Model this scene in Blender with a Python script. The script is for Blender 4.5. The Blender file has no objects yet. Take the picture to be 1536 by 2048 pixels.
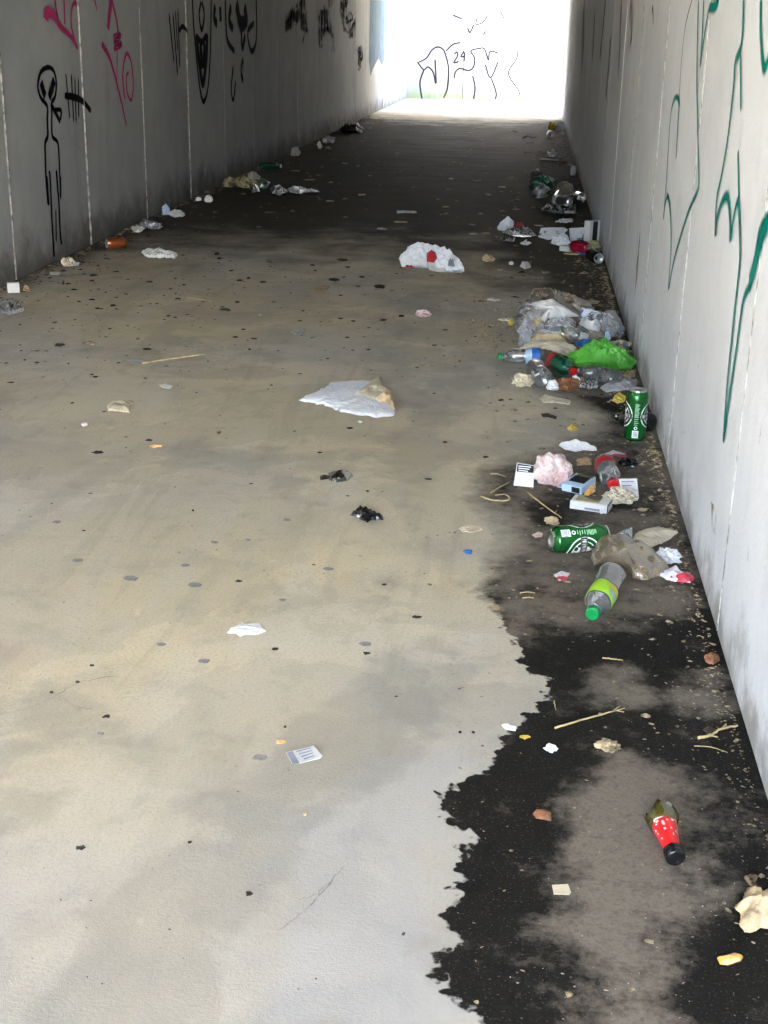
import bpy, bmesh, math, random
import numpy as np
from mathutils import Vector, Matrix, Euler, noise as mnoise

random.seed(7)
rng = np.random.default_rng(7)
S = bpy.context.scene
COL = S.collection

# ------------------------------------------------------------------ camera
F = 2636.0                       # focal length in pixels of the 1536 x 2048 photograph
H = 1.15                         # eye height in metres
_Y = np.array([307.0, 950.0, -F]); _Y /= np.linalg.norm(_Y)
_Z = np.array([149.0, 7269.0, F]); _Z -= _Y * (_Z @ _Y); _Z /= np.linalg.norm(_Z)
_X = np.cross(_Y, _Z)
ROT = np.array([_X, _Y, _Z])     # camera axes -> world axes
CAMP = np.array([0.0, 0.0, H])

cam_d = bpy.data.cameras.new('camera')
cam = bpy.data.objects.new('camera', cam_d)
COL.objects.link(cam)
m = Matrix([list(ROT[0]), list(ROT[1]), list(ROT[2])]).to_4x4()
m.translation = Vector(CAMP)
cam.matrix_world = m
cam_d.sensor_fit = 'VERTICAL'
cam_d.sensor_height = 24.0
cam_d.lens = 24.0 * F / 2048.0
cam_d.clip_start = 0.05
cam_d.clip_end = 500.0
S.camera = cam

# ------------------------------------------------------------------ sky, sun, exposure
SUN_TO = Vector((-0.60, -0.02, 0.80)).normalized()       # direction towards the sun
el = math.asin(SUN_TO.z)
az = math.atan2(SUN_TO.x, SUN_TO.y)
W = bpy.data.worlds.new('World'); S.world = W; W.use_nodes = True
wn = W.node_tree.nodes; wl = W.node_tree.links
wn.clear()
sky = wn.new('ShaderNodeTexSky'); sky.sky_type = 'NISHITA'; sky.sun_disc = False
sky.dust_density = 5.0; sky.air_density = 1.0; sky.ozone_density = .6
sky.sun_elevation = el; sky.sun_rotation = az
bg = wn.new('ShaderNodeBackground'); bg.inputs['Strength'].default_value = 0.15
wo = wn.new('ShaderNodeOutputWorld')
wl.new(sky.outputs[0], bg.inputs[0]); wl.new(bg.outputs[0], wo.inputs[0])
sd = bpy.data.lights.new('sun', 'SUN'); sd.energy = 4.0; sd.angle = math.radians(0.5); sd.color = (1.0, 0.93, 0.83)
so = bpy.data.objects.new('sun', sd); COL.objects.link(so)
so.rotation_euler = (-SUN_TO).to_track_quat('-Z', 'Y').to_euler()
so.location = (0, 10, 12)
S.view_settings.view_transform = 'Standard'
S.view_settings.look = 'None'
S.view_settings.gamma = 1.0
S.view_settings.use_curve_mapping = False
S.view_settings.exposure = 5.8
S.render.engine = 'CYCLES'
cy = S.cycles
cy.use_denoising = True
cy.max_bounces = 8; cy.diffuse_bounces = 4; cy.glossy_bounces = 4
cy.transparent_max_bounces = 16; cy.transmission_bounces = 6
cy.caustics_reflective = False; cy.caustics_refractive = False
cy.sample_clamp_indirect = 6.0

# ------------------------------------------------------------------ pixel helpers
def ray(px, py):
    return ROT @ np.array([px - 768.0, 1024.0 - py, -F])
def fl(px, py, z=0.0):                      # photo pixel -> point on the plane at height z
    d = ray(px, py); t = (z - H) / d[2]
    return Vector(CAMP + d * t)
def wx(px, py, x):                          # photo pixel -> point on the wall plane X = x
    d = ray(px, py); t = x / d[0]
    return Vector(CAMP + d * t)
def wy(px, py, y):
    d = ray(px, py); t = y / d[1]
    return Vector(CAMP + d * t)
def ppm(p):                                 # photo pixels per metre at a point
    c = ROT.T @ (np.array(p) - CAMP)
    return F / -c[2]

# ------------------------------------------------------------------ materials
MATS = {}
class NT:
    """tiny node-tree helper"""
    def __init__(s, name):
        s.m = bpy.data.materials.new(name); s.m.use_nodes = True
        s.n = s.m.node_tree.nodes; s.l = s.m.node_tree.links
        s.n.clear()
        s.out = s.n.new('ShaderNodeOutputMaterial')
    def node(s, t, **k):
        n = s.n.new(t)
        for a, v in k.items():
            if a in n.bl_rna.properties: setattr(n, a, v)
            else: s.set(n, a, v)
        return n
    def set(s, n, a, v):
        i = n.inputs[int(a[1:]) if a[0] == 'i' and a[1:].isdigit() else a.replace('_', ' ')]
        if isinstance(v, bpy.types.NodeSocket): s.l.new(v, i)
        else: i.default_value = v
    def coord(s, kind='Object'):
        return s.node('ShaderNodeTexCoord').outputs[kind]
    def pos(s):
        return s.node('ShaderNodeNewGeometry').outputs['Position']
    def noise(s, vec, scale, detail=4, rough=.55, dist=0.0):
        n = s.node('ShaderNodeTexNoise'); s.l.new(vec, n.inputs['Vector'])
        n.inputs['Scale'].default_value = scale; n.inputs['Detail'].default_value = detail
        n.inputs['Roughness'].default_value = rough; n.inputs['Distortion'].default_value = dist
        return n.outputs['Fac']
    def vor(s, vec, scale, feature='F1', rand=1.0):
        n = s.node('ShaderNodeTexVoronoi', feature=feature); s.l.new(vec, n.inputs['Vector'])
        n.inputs['Scale'].default_value = scale; n.inputs['Randomness'].default_value = rand
        return n.outputs['Distance']
    def math(s, op, a, b=None, c=None, clamp=False):
        n = s.node('ShaderNodeMath', operation=op); n.use_clamp = clamp
        for k, v in enumerate((a, b, c)):
            if v is None: continue
            if isinstance(v, bpy.types.NodeSocket): s.l.new(v, n.inputs[k])
            else: n.inputs[k].default_value = v
        return n.outputs[0]
    def map(s, v, a, b, c=0.0, d=1.0, smooth=True):
        n = s.node('ShaderNodeMapRange'); n.interpolation_type = 'SMOOTHSTEP' if smooth else 'LINEAR'
        s.l.new(v, n.inputs['Value'])
        for k, x in zip(('From Min', 'From Max', 'To Min', 'To Max'), (a, b, c, d)): n.inputs[k].default_value = x
        return n.outputs[0]
    def mix(s, f, a, b, blend='MIX'):
        n = s.node('ShaderNodeMix', data_type='RGBA', blend_type=blend)
        for k, v in ((0, f), (6, a), (7, b)):
            if isinstance(v, bpy.types.NodeSocket): s.l.new(v, n.inputs[k])
            elif k == 0: n.inputs[0].default_value = v
            else: n.inputs[k].default_value = (*v[:3], 1)
        return n.outputs[2]
    def attr(s, name, out='Fac'):
        return s.node('ShaderNodeAttribute', attribute_name=name).outputs[out]
    def scalevec(s, vec, sc):
        n = s.node('ShaderNodeMapping'); s.l.new(vec, n.inputs['Vector']); n.inputs['Scale'].default_value = sc
        return n.outputs[0]
    def bump(s, h, strength=.3, dist=.01):
        n = s.node('ShaderNodeBump'); n.inputs['Strength'].default_value = strength; n.inputs['Distance'].default_value = dist
        s.l.new(h, n.inputs['Height']); return n.outputs[0]
    def bsdf(s, **k):
        n = s.node('ShaderNodeBsdfPrincipled')
        for a, v in k.items(): s.set(n, a, (*v, 1) if isinstance(v, tuple) and len(v) == 3 else v)
        return n
    def finish(s, shader):
        s.l.new(shader, s.out.inputs['Surface']); MATS[s.m.name] = s.m; return s.m

def mat_concrete_wall(name, base, tint, dirt, streak=.5, dirt_h=.26):
    t = NT(name); p = t.pos()
    sp = t.node('ShaderNodeSeparateXYZ'); t.l.new(p, sp.inputs[0]); z = sp.outputs[2]
    big = t.noise(p, .9, 5, .6); mid = t.noise(p, 6, 5, .6); fine = t.noise(p, 90, 3, .6)
    stv = t.scalevec(p, (6, 6, .45)); st = t.noise(stv, 1.0, 6, .65, .3)
    c = t.mix(t.map(big, .35, .65), base, tint)
    c = t.mix(t.math('MULTIPLY', t.map(mid, .45, .75), .35), c, tuple(x * .72 for x in base))
    c = t.mix(t.math('MULTIPLY', t.map(st, .52, .75), streak), c, tuple(x * .55 for x in base))
    # splash dirt creeping up from the floor, uneven edge
    hgt = t.math('ADD', z, t.math('MULTIPLY', t.math('SUBTRACT', t.noise(p, 5, 6, .7), .5), .5))
    d1 = t.map(hgt, dirt_h, -.02)
    c = t.mix(t.math('MULTIPLY', d1, .8), c, dirt)
    chips = t.map(t.noise(t.scalevec(p, (14, 14, 7)), 1.0, 6, .7), .70, .735)
    low = t.map(z, 1.1, .1)
    c = t.mix(t.math('MULTIPLY', t.math('MULTIPLY', chips, low), .8), c, (.19, .165, .13))
    dots = t.map(t.vor(p, 9), .05, .03)
    dn = t.map(t.noise(p, 1.7, 2), .52, .6)
    c = t.mix(t.math('MULTIPLY', t.math('MULTIPLY', dots, dn), .6), c, (.05, .05, .05))
    h = t.math('ADD', t.math('MULTIPLY', mid, .5), t.math('MULTIPLY', fine, .25))
    b = t.bsdf(Base_Color=c, Roughness=.95, Normal=t.bump(h, .35, .012))
    b.inputs['Specular IOR Level'].default_value = .04
    return t.finish(b.outputs[0])

def mat_floor(name, outdoors=False):
    t = NT(name); p = t.pos()
    big = t.noise(p, .8, 4, .55); mid = t.noise(p, 3.2, 6, .6, .4); fine = t.noise(p, 160, 3, .7); grit = t.noise(p, 420, 2, .6)
    tan = (.61, .52, .345); grey = (.54, .50, .41); dark = (.37, .31, .20)
    c = t.mix(t.map(big, .40, .62), tan, grey)
    c = t.mix(t.math('MULTIPLY', t.map(mid, .46, .68), .42), c, dark)
    pale = t.map(t.noise(p, 2.1, 5, .6, .8), .55, .7)
    c = t.mix(t.math('MULTIPLY', pale, .3), c, (.56, .51, .41))
    lng = t.noise(t.scalevec(p, (5.5, .7, 1)), 1.0, 7, .62, .7)
    c = t.mix(t.math('MULTIPLY', t.map(lng, .5, .6), .28), c, (.60, .555, .45))
    c = t.mix(t.math('MULTIPLY', t.map(lng, .46, .38), .25), c, (.30, .265, .20))
    # old puddles: one-sided tide marks
    w = t.noise(p, 1.0, 6, .6, .5)
    c = t.mix(t.math('MULTIPLY', t.map(w, .49, .505), .22), c, (.27, .25, .21))
    w2 = t.noise(p, .7, 7, .62, .2)
    c = t.mix(t.math('MULTIPLY', t.map(w2, .56, .57), .20), c, (.30, .25, .18))
    scr = t.map(t.noise(t.scalevec(p, (60, 9, 1)), 1.0, 5, .7, .6), .66, .72)
    c = t.mix(t.math('MULTIPLY', scr, .22), c, (.66, .62, .53))
    c = t.mix(t.math('MULTIPLY', t.map(fine, .45, .7), .36), c, (.22, .2, .16))
    c = t.mix(t.math('MULTIPLY', t.map(grit, .60, .70), .55), c, (.62, .58, .5))
    blot = t.map(t.noise(p, 9, 8, .72, .3), .5, .68)
    c = t.mix(t.math('MULTIPLY', blot, .30), c, (.27, .235, .175))
    sc2 = t.map(t.noise(t.scalevec(p, (22, 5, 1)), 1.0, 7, .75, .8), .58, .66)
    c = t.mix(t.math('MULTIPLY', sc2, .16), c, (.24, .215, .17))
    crk = t.map(t.math('ABSOLUTE', t.math('SUBTRACT', t.noise(p, 2.6, 9, .62, 1.2), .5)), .0035, .0)
    c = t.mix(t.math('MULTIPLY', t.math('MULTIPLY', crk, t.map(t.noise(p, .9, 2), .5, .6)), .35), c, (.66, .62, .52))
    pit = t.map(t.vor(p, 38), .16, .10)
    c = t.mix(t.math('MULTIPLY', t.math('MULTIPLY', pit, t.map(t.noise(p, 3, 3), .52, .62)), .35), c, (.15, .13, .10))
    # reddish rust blush
    c = t.mix(t.math('MULTIPLY', t.map(t.noise(p, 1.6, 3, .5, .3), .6, .75), .35), c, (.36, .25, .175))
    rough = t.math('MULTIPLY_ADD', mid, .25, .58)
    h = t.math('ADD', t.math('MULTIPLY', fine, .4), t.math('MULTIPLY', grit, .25))
    h = t.math('ADD', h, t.math('MULTIPLY', t.noise(t.scalevec(p, (26, 90, 1)), 1.0, 8, .78, 2.0), .3))
    if not outdoors:
        c = t.mix(t.math('MULTIPLY', t.attr('wash'), .75), c, t.mix(t.map(mid, .35, .7), (.33, .315, .285), (.24, .23, .21)))
        c = t.mix(t.math('MULTIPLY', t.map(t.math('ADD', t.attr('sky_sheen'), t.math('MULTIPLY', t.map(t.noise(p, 7, 8, .7, .5), .35, .65, -.5, .5, False), .8)), .3, .9), .30), c, (.385, .395, .41))
        st = t.math('ADD', t.attr('stain'), t.math('MULTIPLY', t.map(t.noise(p, 5, 8, .66, .4), .34, .66, -.5, .5, False), .55))
        stm = t.map(st, .25, .54)
        c = t.mix(t.math('MULTIPLY', stm, .36), c, t.mix(t.map(mid, .4, .65), (.235, .21, .165), (.225, .22, .195)))
        # trampled dirt, with the deep tunnel's shade painted into the floor colour
        g = t.math('ADD', t.attr('grime_shade'), t.math('MULTIPLY', t.math('SUBTRACT', t.noise(p, 2.4, 6, .65, .5), .5), .9))
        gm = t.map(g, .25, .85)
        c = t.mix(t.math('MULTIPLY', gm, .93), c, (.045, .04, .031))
        # wet patch: crisp ragged rim, soft drying islands inside
        sdf = t.attr('rim')
        nz = t.math('SUBTRACT', t.noise(p, 30, 6, .62), .5)
        pw = t.node('ShaderNodeVectorMath', operation='ADD'); t.l.new(p, pw.inputs[0])
        nn = t.node('ShaderNodeTexNoise'); t.l.new(p, nn.inputs['Vector']); nn.inputs['Scale'].default_value = 12; nn.inputs['Detail'].default_value = 5
        sc_ = t.node('ShaderNodeVectorMath', operation='SCALE'); t.l.new(nn.outputs['Color'], sc_.inputs[0]); sc_.inputs['Scale'].default_value = .05
        t.l.new(sc_.outputs[0], pw.inputs[1]); lobe = t.math('SUBTRACT', .5, t.vor(pw.outputs[0], 24)); lobe2 = t.math('SUBTRACT', .48, t.vor(pw.outputs[0], 70))
        nz2 = t.math('SUBTRACT', t.noise(p, 7, 4, .6), .5)
        rim = t.math('ADD', t.math('MULTIPLY_ADD', nz, .035, sdf), t.math('MULTIPLY', nz2, .05))
        rim = t.math('ADD', t.math('ADD', rim, .008), t.math('MULTIPLY_ADD', lobe, .042, t.math('MULTIPLY', lobe2, .018)))
        sf = t.attr('softrim'); inside = t.math('DIVIDE', t.math('ADD', rim, sf), t.math('MULTIPLY', sf, 2.0), clamp=True)
        lvl = t.math('ADD', t.attr('wet'), t.math('MULTIPLY', t.map(t.noise(p, 8, 10, .72), .36, .64, -.5, .5, False), .8))
        lvl = t.map(lvl, .1, .95)
        lvl = t.math('ADD', lvl, t.math('MULTIPLY', t.map(t.noise(p, 60, 8, .75), .45, .72), .34), clamp=True)
        wetc = t.mix(lvl, (.185, .155, .118), (.012, .0105, .0085))
        spk = t.map(t.noise(p, 260, 2, .6), .62, .7)
        wetc = t.mix(t.math('MULTIPLY', spk, .30), wetc, (.3, .27, .22))
        wetc = t.mix(t.math('MULTIPLY', t.map(fine, .45, .7), .3), wetc, (.03, .026, .022))
        c = t.mix(inside, c, wetc)
        rough = t.math('ADD', t.math('MULTIPLY', rough, t.math('SUBTRACT', 1.0, inside)), t.math('MULTIPLY', inside, .62))
    b = t.bsdf(Base_Color=c, Roughness=rough, Normal=t.bump(h, .4, .004))
    b.inputs['Specular IOR Level'].default_value = .22
    if not outdoors: t.l.new(t.math('ADD', t.math('MULTIPLY', t.math('MULTIPLY_ADD', gm, -.19, .22), t.math('MULTIPLY_ADD', inside, -.6, 1.0)), t.math('MULTIPLY', t.attr('polish'), t.map(t.noise(t.scalevec(p, (1.6, 5.5, 1)), 1.0, 6, .65, .4), .44, .62, 0.0, .22))), b.inputs['Specular IOR Level'])
    return t.finish(b.outputs[0])

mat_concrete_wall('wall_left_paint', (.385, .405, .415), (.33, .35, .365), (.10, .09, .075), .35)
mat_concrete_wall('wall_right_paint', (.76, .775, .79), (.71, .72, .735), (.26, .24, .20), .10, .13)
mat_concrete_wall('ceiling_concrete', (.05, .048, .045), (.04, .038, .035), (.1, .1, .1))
mat_concrete_wall('far_wall_paint', (.28, .277, .27), (.26, .257, .25), (.24, .26, .12), .25)
mat_floor('floor_concrete'); mat_floor('yard_concrete', True)

def simple(name, col, rough=.6, var=.15, scale=14, metallic=0.0, bump=.0, spec=.4, trans=0.0, sss=0.0, col2=None):
    t = NT(name); p = t.coord('Object')
    n = t.noise(p, scale, 5, .6)
    c = t.mix(t.map(n, .38, .68), col, col2 or tuple(x * (1 - var * 2.2) for x in col))
    k = dict(Base_Color=c, Roughness=rough, Metallic=metallic)
    if bump: k['Normal'] = t.bump(t.noise(p, scale * 5, 4, .6), bump, .004)
    b = t.bsdf(**k); b.inputs['Specular IOR Level'].default_value = spec
    if trans: # thin sheet lets some light through
        tr = t.node('ShaderNodeBsdfTranslucent'); t.l.new(c, tr.inputs[0])
        mx = t.node('ShaderNodeMixShader'); mx.inputs[0].default_value = trans
        t.l.new(b.outputs[0], mx.inputs[1]); t.l.new(tr.outputs[0], mx.inputs[2])
        return t.finish(mx.outputs[0])
    return t.finish(b.outputs[0])

# ------------------------------------------------------------------ object helpers
def link(name, me, mat, parent=None, mods=()):
    o = bpy.data.objects.new(name, me); COL.objects.link(o)
    if mat is not None:
        me.materials.clear(); me.materials.append(MATS[mat] if isinstance(mat, str) else mat)
    if parent is not None: o.parent = parent
    return o
def tag(o, label=None, cat=None, group=None, kind=None):
    if label: o['label'] = label
    if cat: o['category'] = cat
    if group: o['group'] = group
    if kind: o['kind'] = kind
    return o
def thing(name, loc, label, cat, group=None, rot=None):
    o = bpy.data.objects.new(name, None); COL.objects.link(o)
    o.empty_display_size = .05
    o.location = loc
    if rot is not None: o.rotation_euler = rot
    return tag(o, label, cat, group)
def mesh(name, v, f, smooth=False):
    me = bpy.data.meshes.new(name)
    me.from_pydata([tuple(x) for x in v], [], f); me.update()
    if smooth: me.polygons.foreach_set('use_smooth', [True] * len(me.polygons))
    return me
def box_mesh(name, a, b, bevel=0.0):
    bm = bmesh.new()
    vs = [bm.verts.new((x, y, z)) for x in (a[0], b[0]) for y in (a[1], b[1]) for z in (a[2], b[2])]
    for q in ((0, 1, 3, 2), (4, 6, 7, 5), (0, 4, 5, 1), (2, 3, 7, 6), (0, 2, 6, 4), (1, 5, 7, 3)):
        bm.faces.new([vs[i] for i in q])
    bmesh.ops.recalc_face_normals(bm, faces=bm.faces)
    if bevel: bmesh.ops.bevel(bm, geom=list(bm.edges), offset=bevel, segments=2, affect='EDGES')
    me = bpy.data.meshes.new(name); bm.to_mesh(me); bm.free(); return me

# ------------------------------------------------------------------ the place
XL, XR = -2.436, 0.437
Y0, YE, YF, YFW = -2.6, 22.3, 26.3, 26.3
ZC = 2.9
PITCH = 1.146

def sdf_poly(P, poly):
    """signed distance of points P (n,2) to polygon, positive inside"""
    poly = np.array(poly, float); n = len(poly)
    d = np.full(len(P), 1e9); ins = np.zeros(len(P), bool)
    for i in range(n):
        a = poly[i]; b = poly[(i + 1) % n]; e = b - a; w = P - a
        t = np.clip((w @ e) / (e @ e), 0, 1)[:, None]
        d = np.minimum(d, np.linalg.norm(w - t * e, axis=1))
        c = ((a[1] <= P[:, 1]) != (b[1] <= P[:, 1]))
        with np.errstate(divide='ignore', invalid='ignore'):
            xi = a[0] + (P[:, 1] - a[1]) * (b[0] - a[0]) / (b[1] - a[1])
        ins ^= c & (P[:, 0] < xi)
    return np.where(ins, d, -d)
def fpoly(pts): return [tuple(fl(*p))[:2] for p in pts]

ys = np.concatenate([np.arange(-.7, 1.0, .1), np.arange(1.0, 7.0, .02), np.arange(7.0, YE + .05, .1)])
xs = np.arange(XL - .05, XR + .06, .02)
gx, gy = np.meshgrid(xs, ys); P = np.stack([gx.ravel(), gy.ravel()], 1)
nx, ny = len(xs), len(ys)
idx = np.arange(nx * ny).reshape(ny, nx)
faces = np.stack([idx[:-1, :-1], idx[:-1, 1:], idx[1:, 1:], idx[1:, :-1]], -1).reshape(-1, 4)
me = bpy.data.meshes.new('floor')
me.from_pydata(np.c_[P, np.zeros(len(P))].tolist(), [], faces.tolist()); me.update()
OUT = [(1045, 2120), (1000, 2048), (950, 2000), (910, 1988), (885, 1955), (872, 1930), (905, 1905), (935, 1890), (905, 1852), (878, 1832), (920, 1800),
       (940, 1762), (903, 1735), (932, 1708), (945, 1660), (912, 1640), (888, 1608), (905, 1582), (960, 1558), (992, 1536), (1005, 1495), (1030, 1458),
       (1075, 1412), (1102, 1390), (1098, 1352), (1052, 1330), (1040, 1290), (1018, 1262), (990, 1215), (972, 1180), (985, 1120), (1042, 1090), (1020, 1040),
       (965, 1000), (975, 940), (1040, 920), (1100, 905), (1130, 890), (1180, 868), (1212, 832), (1160, 805), (1105, 785), (1075, 770), (1100, 735), (1160, 700), (1330, 700), (1560, 1500), (1800, 2120)]
rim = sdf_poly(P, fpoly(OUT))
DRYS = [([(1130, 1600), (1180, 1560), (1260, 1512), (1330, 1530), (1400, 1560), (1432, 1650), (1400, 1740), (1405, 1800), (1355, 1850), (1335, 1920), (1330, 2090), (1200, 2048), (1160, 1950), (1120, 1880), (1150, 1830), (1108, 1760)], .13, .95),
        ([(1170, 1352), (1250, 1330), (1330, 1390), (1440, 1330), (1475, 1425), (1420, 1440), (1350, 1405), (1270, 1425), (1200, 1400)], .09, .85),
        ([(960, 700), (1400, 700), (1400, 1240), (1120, 1262), (1000, 1290), (960, 1200)], .12, .72)]
wet = np.ones(len(P))
for pts, soft, amt in DRYS:
    d = sdf_poly(P, fpoly(pts)); wet -= amt * np.clip(d / soft + .5, 0, 1)
BLK = [([(1090, 980), (1180, 985), (1190, 1035), (1090, 1055), (1040, 1020)], .05, .55), ([(1150, 790), (1290, 800), (1300, 850), (1215, 850)], .06, .55),
       ([(1000, 930), (1060, 910), (1060, 985), (985, 990)], .05, .25), ([(1200, 985), (1330, 985), (1340, 1030), (1200, 1030)], .05, .3)]
for pts, soft, amt in BLK:
    d = sdf_poly(P, fpoly(pts)); wet += amt * np.clip(d / soft + .5, 0, 1)
ex = np.minimum(P[:, 0] - XL, XR - P[:, 0])
grime_shade = np.clip((P[:, 1] - 5.2) / 4.0, 0, 1) * 1.0 + .55 * np.exp(-ex / .12) + .35 * np.clip((P[:, 0] + .35) / .6, 0, 1) * np.clip((P[:, 1] - 3) / 2, 0, 1)
grime_shade *= np.clip((22.4 - P[:, 1]) / 5, 0, 1)  # painted tunnel shade fades out towards the bright exit
stain = np.zeros(len(P))
for pts, soft, amt in [([(880, 1265), (760, 1295), (650, 1390), (560, 1440), (500, 1530), (380, 1600), (290, 1690), (200, 1790), (110, 1900), (60, 2080), (400, 2080), (500, 1900), (590, 1720), (720, 1600), (860, 1520), (930, 1420), (970, 1330)], .07, .55),
                       ([(-60, 1325), (120, 1340), (250, 1400), (310, 1480), (210, 1560), (120, 1640), (-60, 1720)], .10, .5), ([(250, 880), (420, 860), (620, 890), (820, 870), (960, 900), (860, 960), (640, 960), (430, 930), (330, 960)], .16, .4),
                       ([(380, 930), (560, 900), (640, 990), (500, 1060), (380, 1000)], .15, .3), ([(760, 600), (900, 560), (1040, 600), (1000, 760), (900, 900), (850, 1000), (800, 860), (740, 740)], .2, .5), ([(120, 690), (420, 670), (620, 715), (560, 765), (300, 765)], .2, .4),
                       ([(1000, 640), (1100, 590), (1260, 620), (1290, 790), (1100, 800), (1000, 740)], .1, .9), ([(760, 1050), (830, 1120), (790, 1230), (740, 1190)], .1, .3), ([(960, 880), (1060, 820), (1200, 800), (1000, 1250), (930, 1180), (1000, 1060), (930, 1000)], .12, .45)]:  # first patch here paints dirt and shadowy gaps beneath the bottle pile
    stain += amt * np.clip(sdf_poly(P, fpoly(pts)) / soft + .5, 0, 1)
sky_sheen = np.clip(sdf_poly(P, fpoly([(560, 1640), (700, 1560), (900, 1480), (960, 1520), (900, 1700), (890, 1900), (960, 2080), (470, 2080), (560, 1850)])) / .14 + .5, 0, 1)  # bluish sheen of the sky painted into the floor colour
wash = np.clip((2.5 - P[:, 1] + .25 * P[:, 0]) / 1.1, 0, 1)
for nm, arr in (('polish', np.clip((P[:, 1] - 10) / 6, 0, 1) * np.exp(-((P[:, 0] + .75) / .62) ** 2)), ('wash', wash), ('sky_sheen', sky_sheen), ('softrim', .003 + .055 * np.clip((P[:, 1] - 2.5) / .5, 0, 1)), ('stain', np.clip(stain, 0, 1)), ('rim', rim), ('wet', np.clip(wet, 0, 1)), ('grime_shade', np.clip(grime_shade, 0, 1))):
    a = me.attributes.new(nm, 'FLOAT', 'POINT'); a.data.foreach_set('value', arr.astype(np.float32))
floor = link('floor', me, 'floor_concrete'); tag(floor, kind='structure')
g = link('ground', mesh('ground', [(-200, -200, -.006), (200, -200, -.006), (200, 200, -.006), (-200, 200, -.006)], [(0, 1, 2, 3)]), 'yard_concrete')
tag(g, kind='structure')

simple('joint_filler', (.52, .52, .50), .8, .35, 25)
simple('joint_dark', (.035, .034, .033), .9, .2, 25)

def wall_x(name, x, side, y_list, y0, y1, z1, mat, label, seals, proud=.0025):
    """a long wall of upright concrete panels standing on the plane X = x; side -1 = body lies towards -X"""
    root = thing(name, (x, (y0 + y1) / 2, 0), label, 'wall')
    ym = (y0 + y1) / 2
    link('backing', box_mesh('backing', (side * .03, y0 - ym, -.05), (side * .3, YE - ym, z1), 0), 'joint_dark', root)
    if y1 > YE + .1: link('backing', box_mesh('backing', (side * .03, YE - ym, -.05), (side * .3, y1 - ym, 2.8), 0), 'joint_dark', root)
    ys_ = [y0] + [y for y in sorted(y_list + [YE]) if y0 + .05 < y < y1 - .05] + [y1]
    for a, b in zip(ys_[:-1], ys_[1:]):
        off = random.uniform(0, .004 if side < 0 else .0015)
        lo, hi = sorted((side * off, side * .045))
        link('panel', box_mesh('panel', (lo, a + .006 - ym, -.02), (hi, b - .006 - ym, z1 if b < YE + .1 else 2.8), .004), mat, root)
    for y, w in seals:       # mortar smeared along some joints
        n = 40; v = []; f = []
        for i in range(n + 1):
            z = -.01 + (z1 + .005) * i / n
            ww = w * (.8 + .25 * mnoise.noise(Vector((y * 3, z * 5, 1))))
            ww = max(ww, .0015); sh = .003 * mnoise.noise(Vector((y, z * 9, 7)))
            for dy, dx in ((-ww, .006), (-ww * .6, -proud), (ww * .6, -proud), (ww, .006)):
                v.append((side * dx, y - ym + dy + sh + w * .6, z))
        for i in range(n):
            for k in range(3):
                q = [4 * i + k, 4 * i + k + 1, 4 * i + k + 5, 4 * i + k + 4]
                f.append(q if side < 0 else q[::-1])
        link('joint_seal', mesh('joint_seal', v, f, True), 'joint_filler', root)
    return root

LJ = [6.137 + PITCH * k for k in range(-6, 18)]
RJ = [4.826 + 1.14 * k for k in range(-4, 16)]
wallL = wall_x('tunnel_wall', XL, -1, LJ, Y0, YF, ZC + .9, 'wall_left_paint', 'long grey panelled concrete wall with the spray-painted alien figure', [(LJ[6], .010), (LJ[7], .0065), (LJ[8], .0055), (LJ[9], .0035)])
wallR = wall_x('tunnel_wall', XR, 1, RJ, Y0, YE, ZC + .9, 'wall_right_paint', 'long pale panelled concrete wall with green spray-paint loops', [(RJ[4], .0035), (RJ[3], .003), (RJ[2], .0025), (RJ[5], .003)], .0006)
bounce_root = thing('bounce_wall', (XR, Y0, 0), 'unseen pale wall added outside the near entrance to bounce sunlight inward', 'wall')  # out of view, added to throw warm sunlight into the tunnel
for k in range(4):
    link('panel', box_mesh('panel', (0.0, -1.14 * (k + 1) + .006, -.02), (.3, -1.14 * k - .006, 2.6), .004), 'wall_right_paint', bounce_root)
roof = thing('tunnel_roof', (0, 10, ZC), 'flat concrete roof slab spanning the underpass', 'roof')
for i in range(10):
    a = Y0 + (YE - Y0) * i / 10; b = Y0 + (YE - Y0) * (i + 1) / 10
    link('slab', box_mesh('slab', (XL - .3, a - 10 + .003, .0), (XR + .3, b - 10 - .003, .35), .006), 'ceiling_concrete', roof)
link('shade_deck', box_mesh('shade_deck', (XL - .3, Y0 - 10, .352), (XR + .3, YE - 10, 3.6)), 'ceiling_concrete', roof)  # unseen block above the roof, raised to shade the exit yard
link('light_baffle', box_mesh('light_baffle', (XL + .002, YE - 10.4, -.58), (XR - .002, YE - 10.0, -.002), .01), 'ceiling_concrete', roof)  # unseen beam added to cut the light coming in at the exit
far = thing('retaining_wall', (0, YFW, 0), 'sunlit white panelled wall facing the tunnel exit with looping graffiti', 'wall')
link('backing', box_mesh('backing', (XL - .3, .03, -.05), (9, .3, 8.5)), 'joint_dark', far)
fx = [-1.36 + 1.143 * k for k in range(-1, 10)]
for a, b in zip(fx[:-1], fx[1:]):
    link('panel', box_mesh('panel', (a + .006, random.uniform(0, .004), -.02), (b - .006, .045, 8.5), .004), 'far_wall_paint', far)

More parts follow.
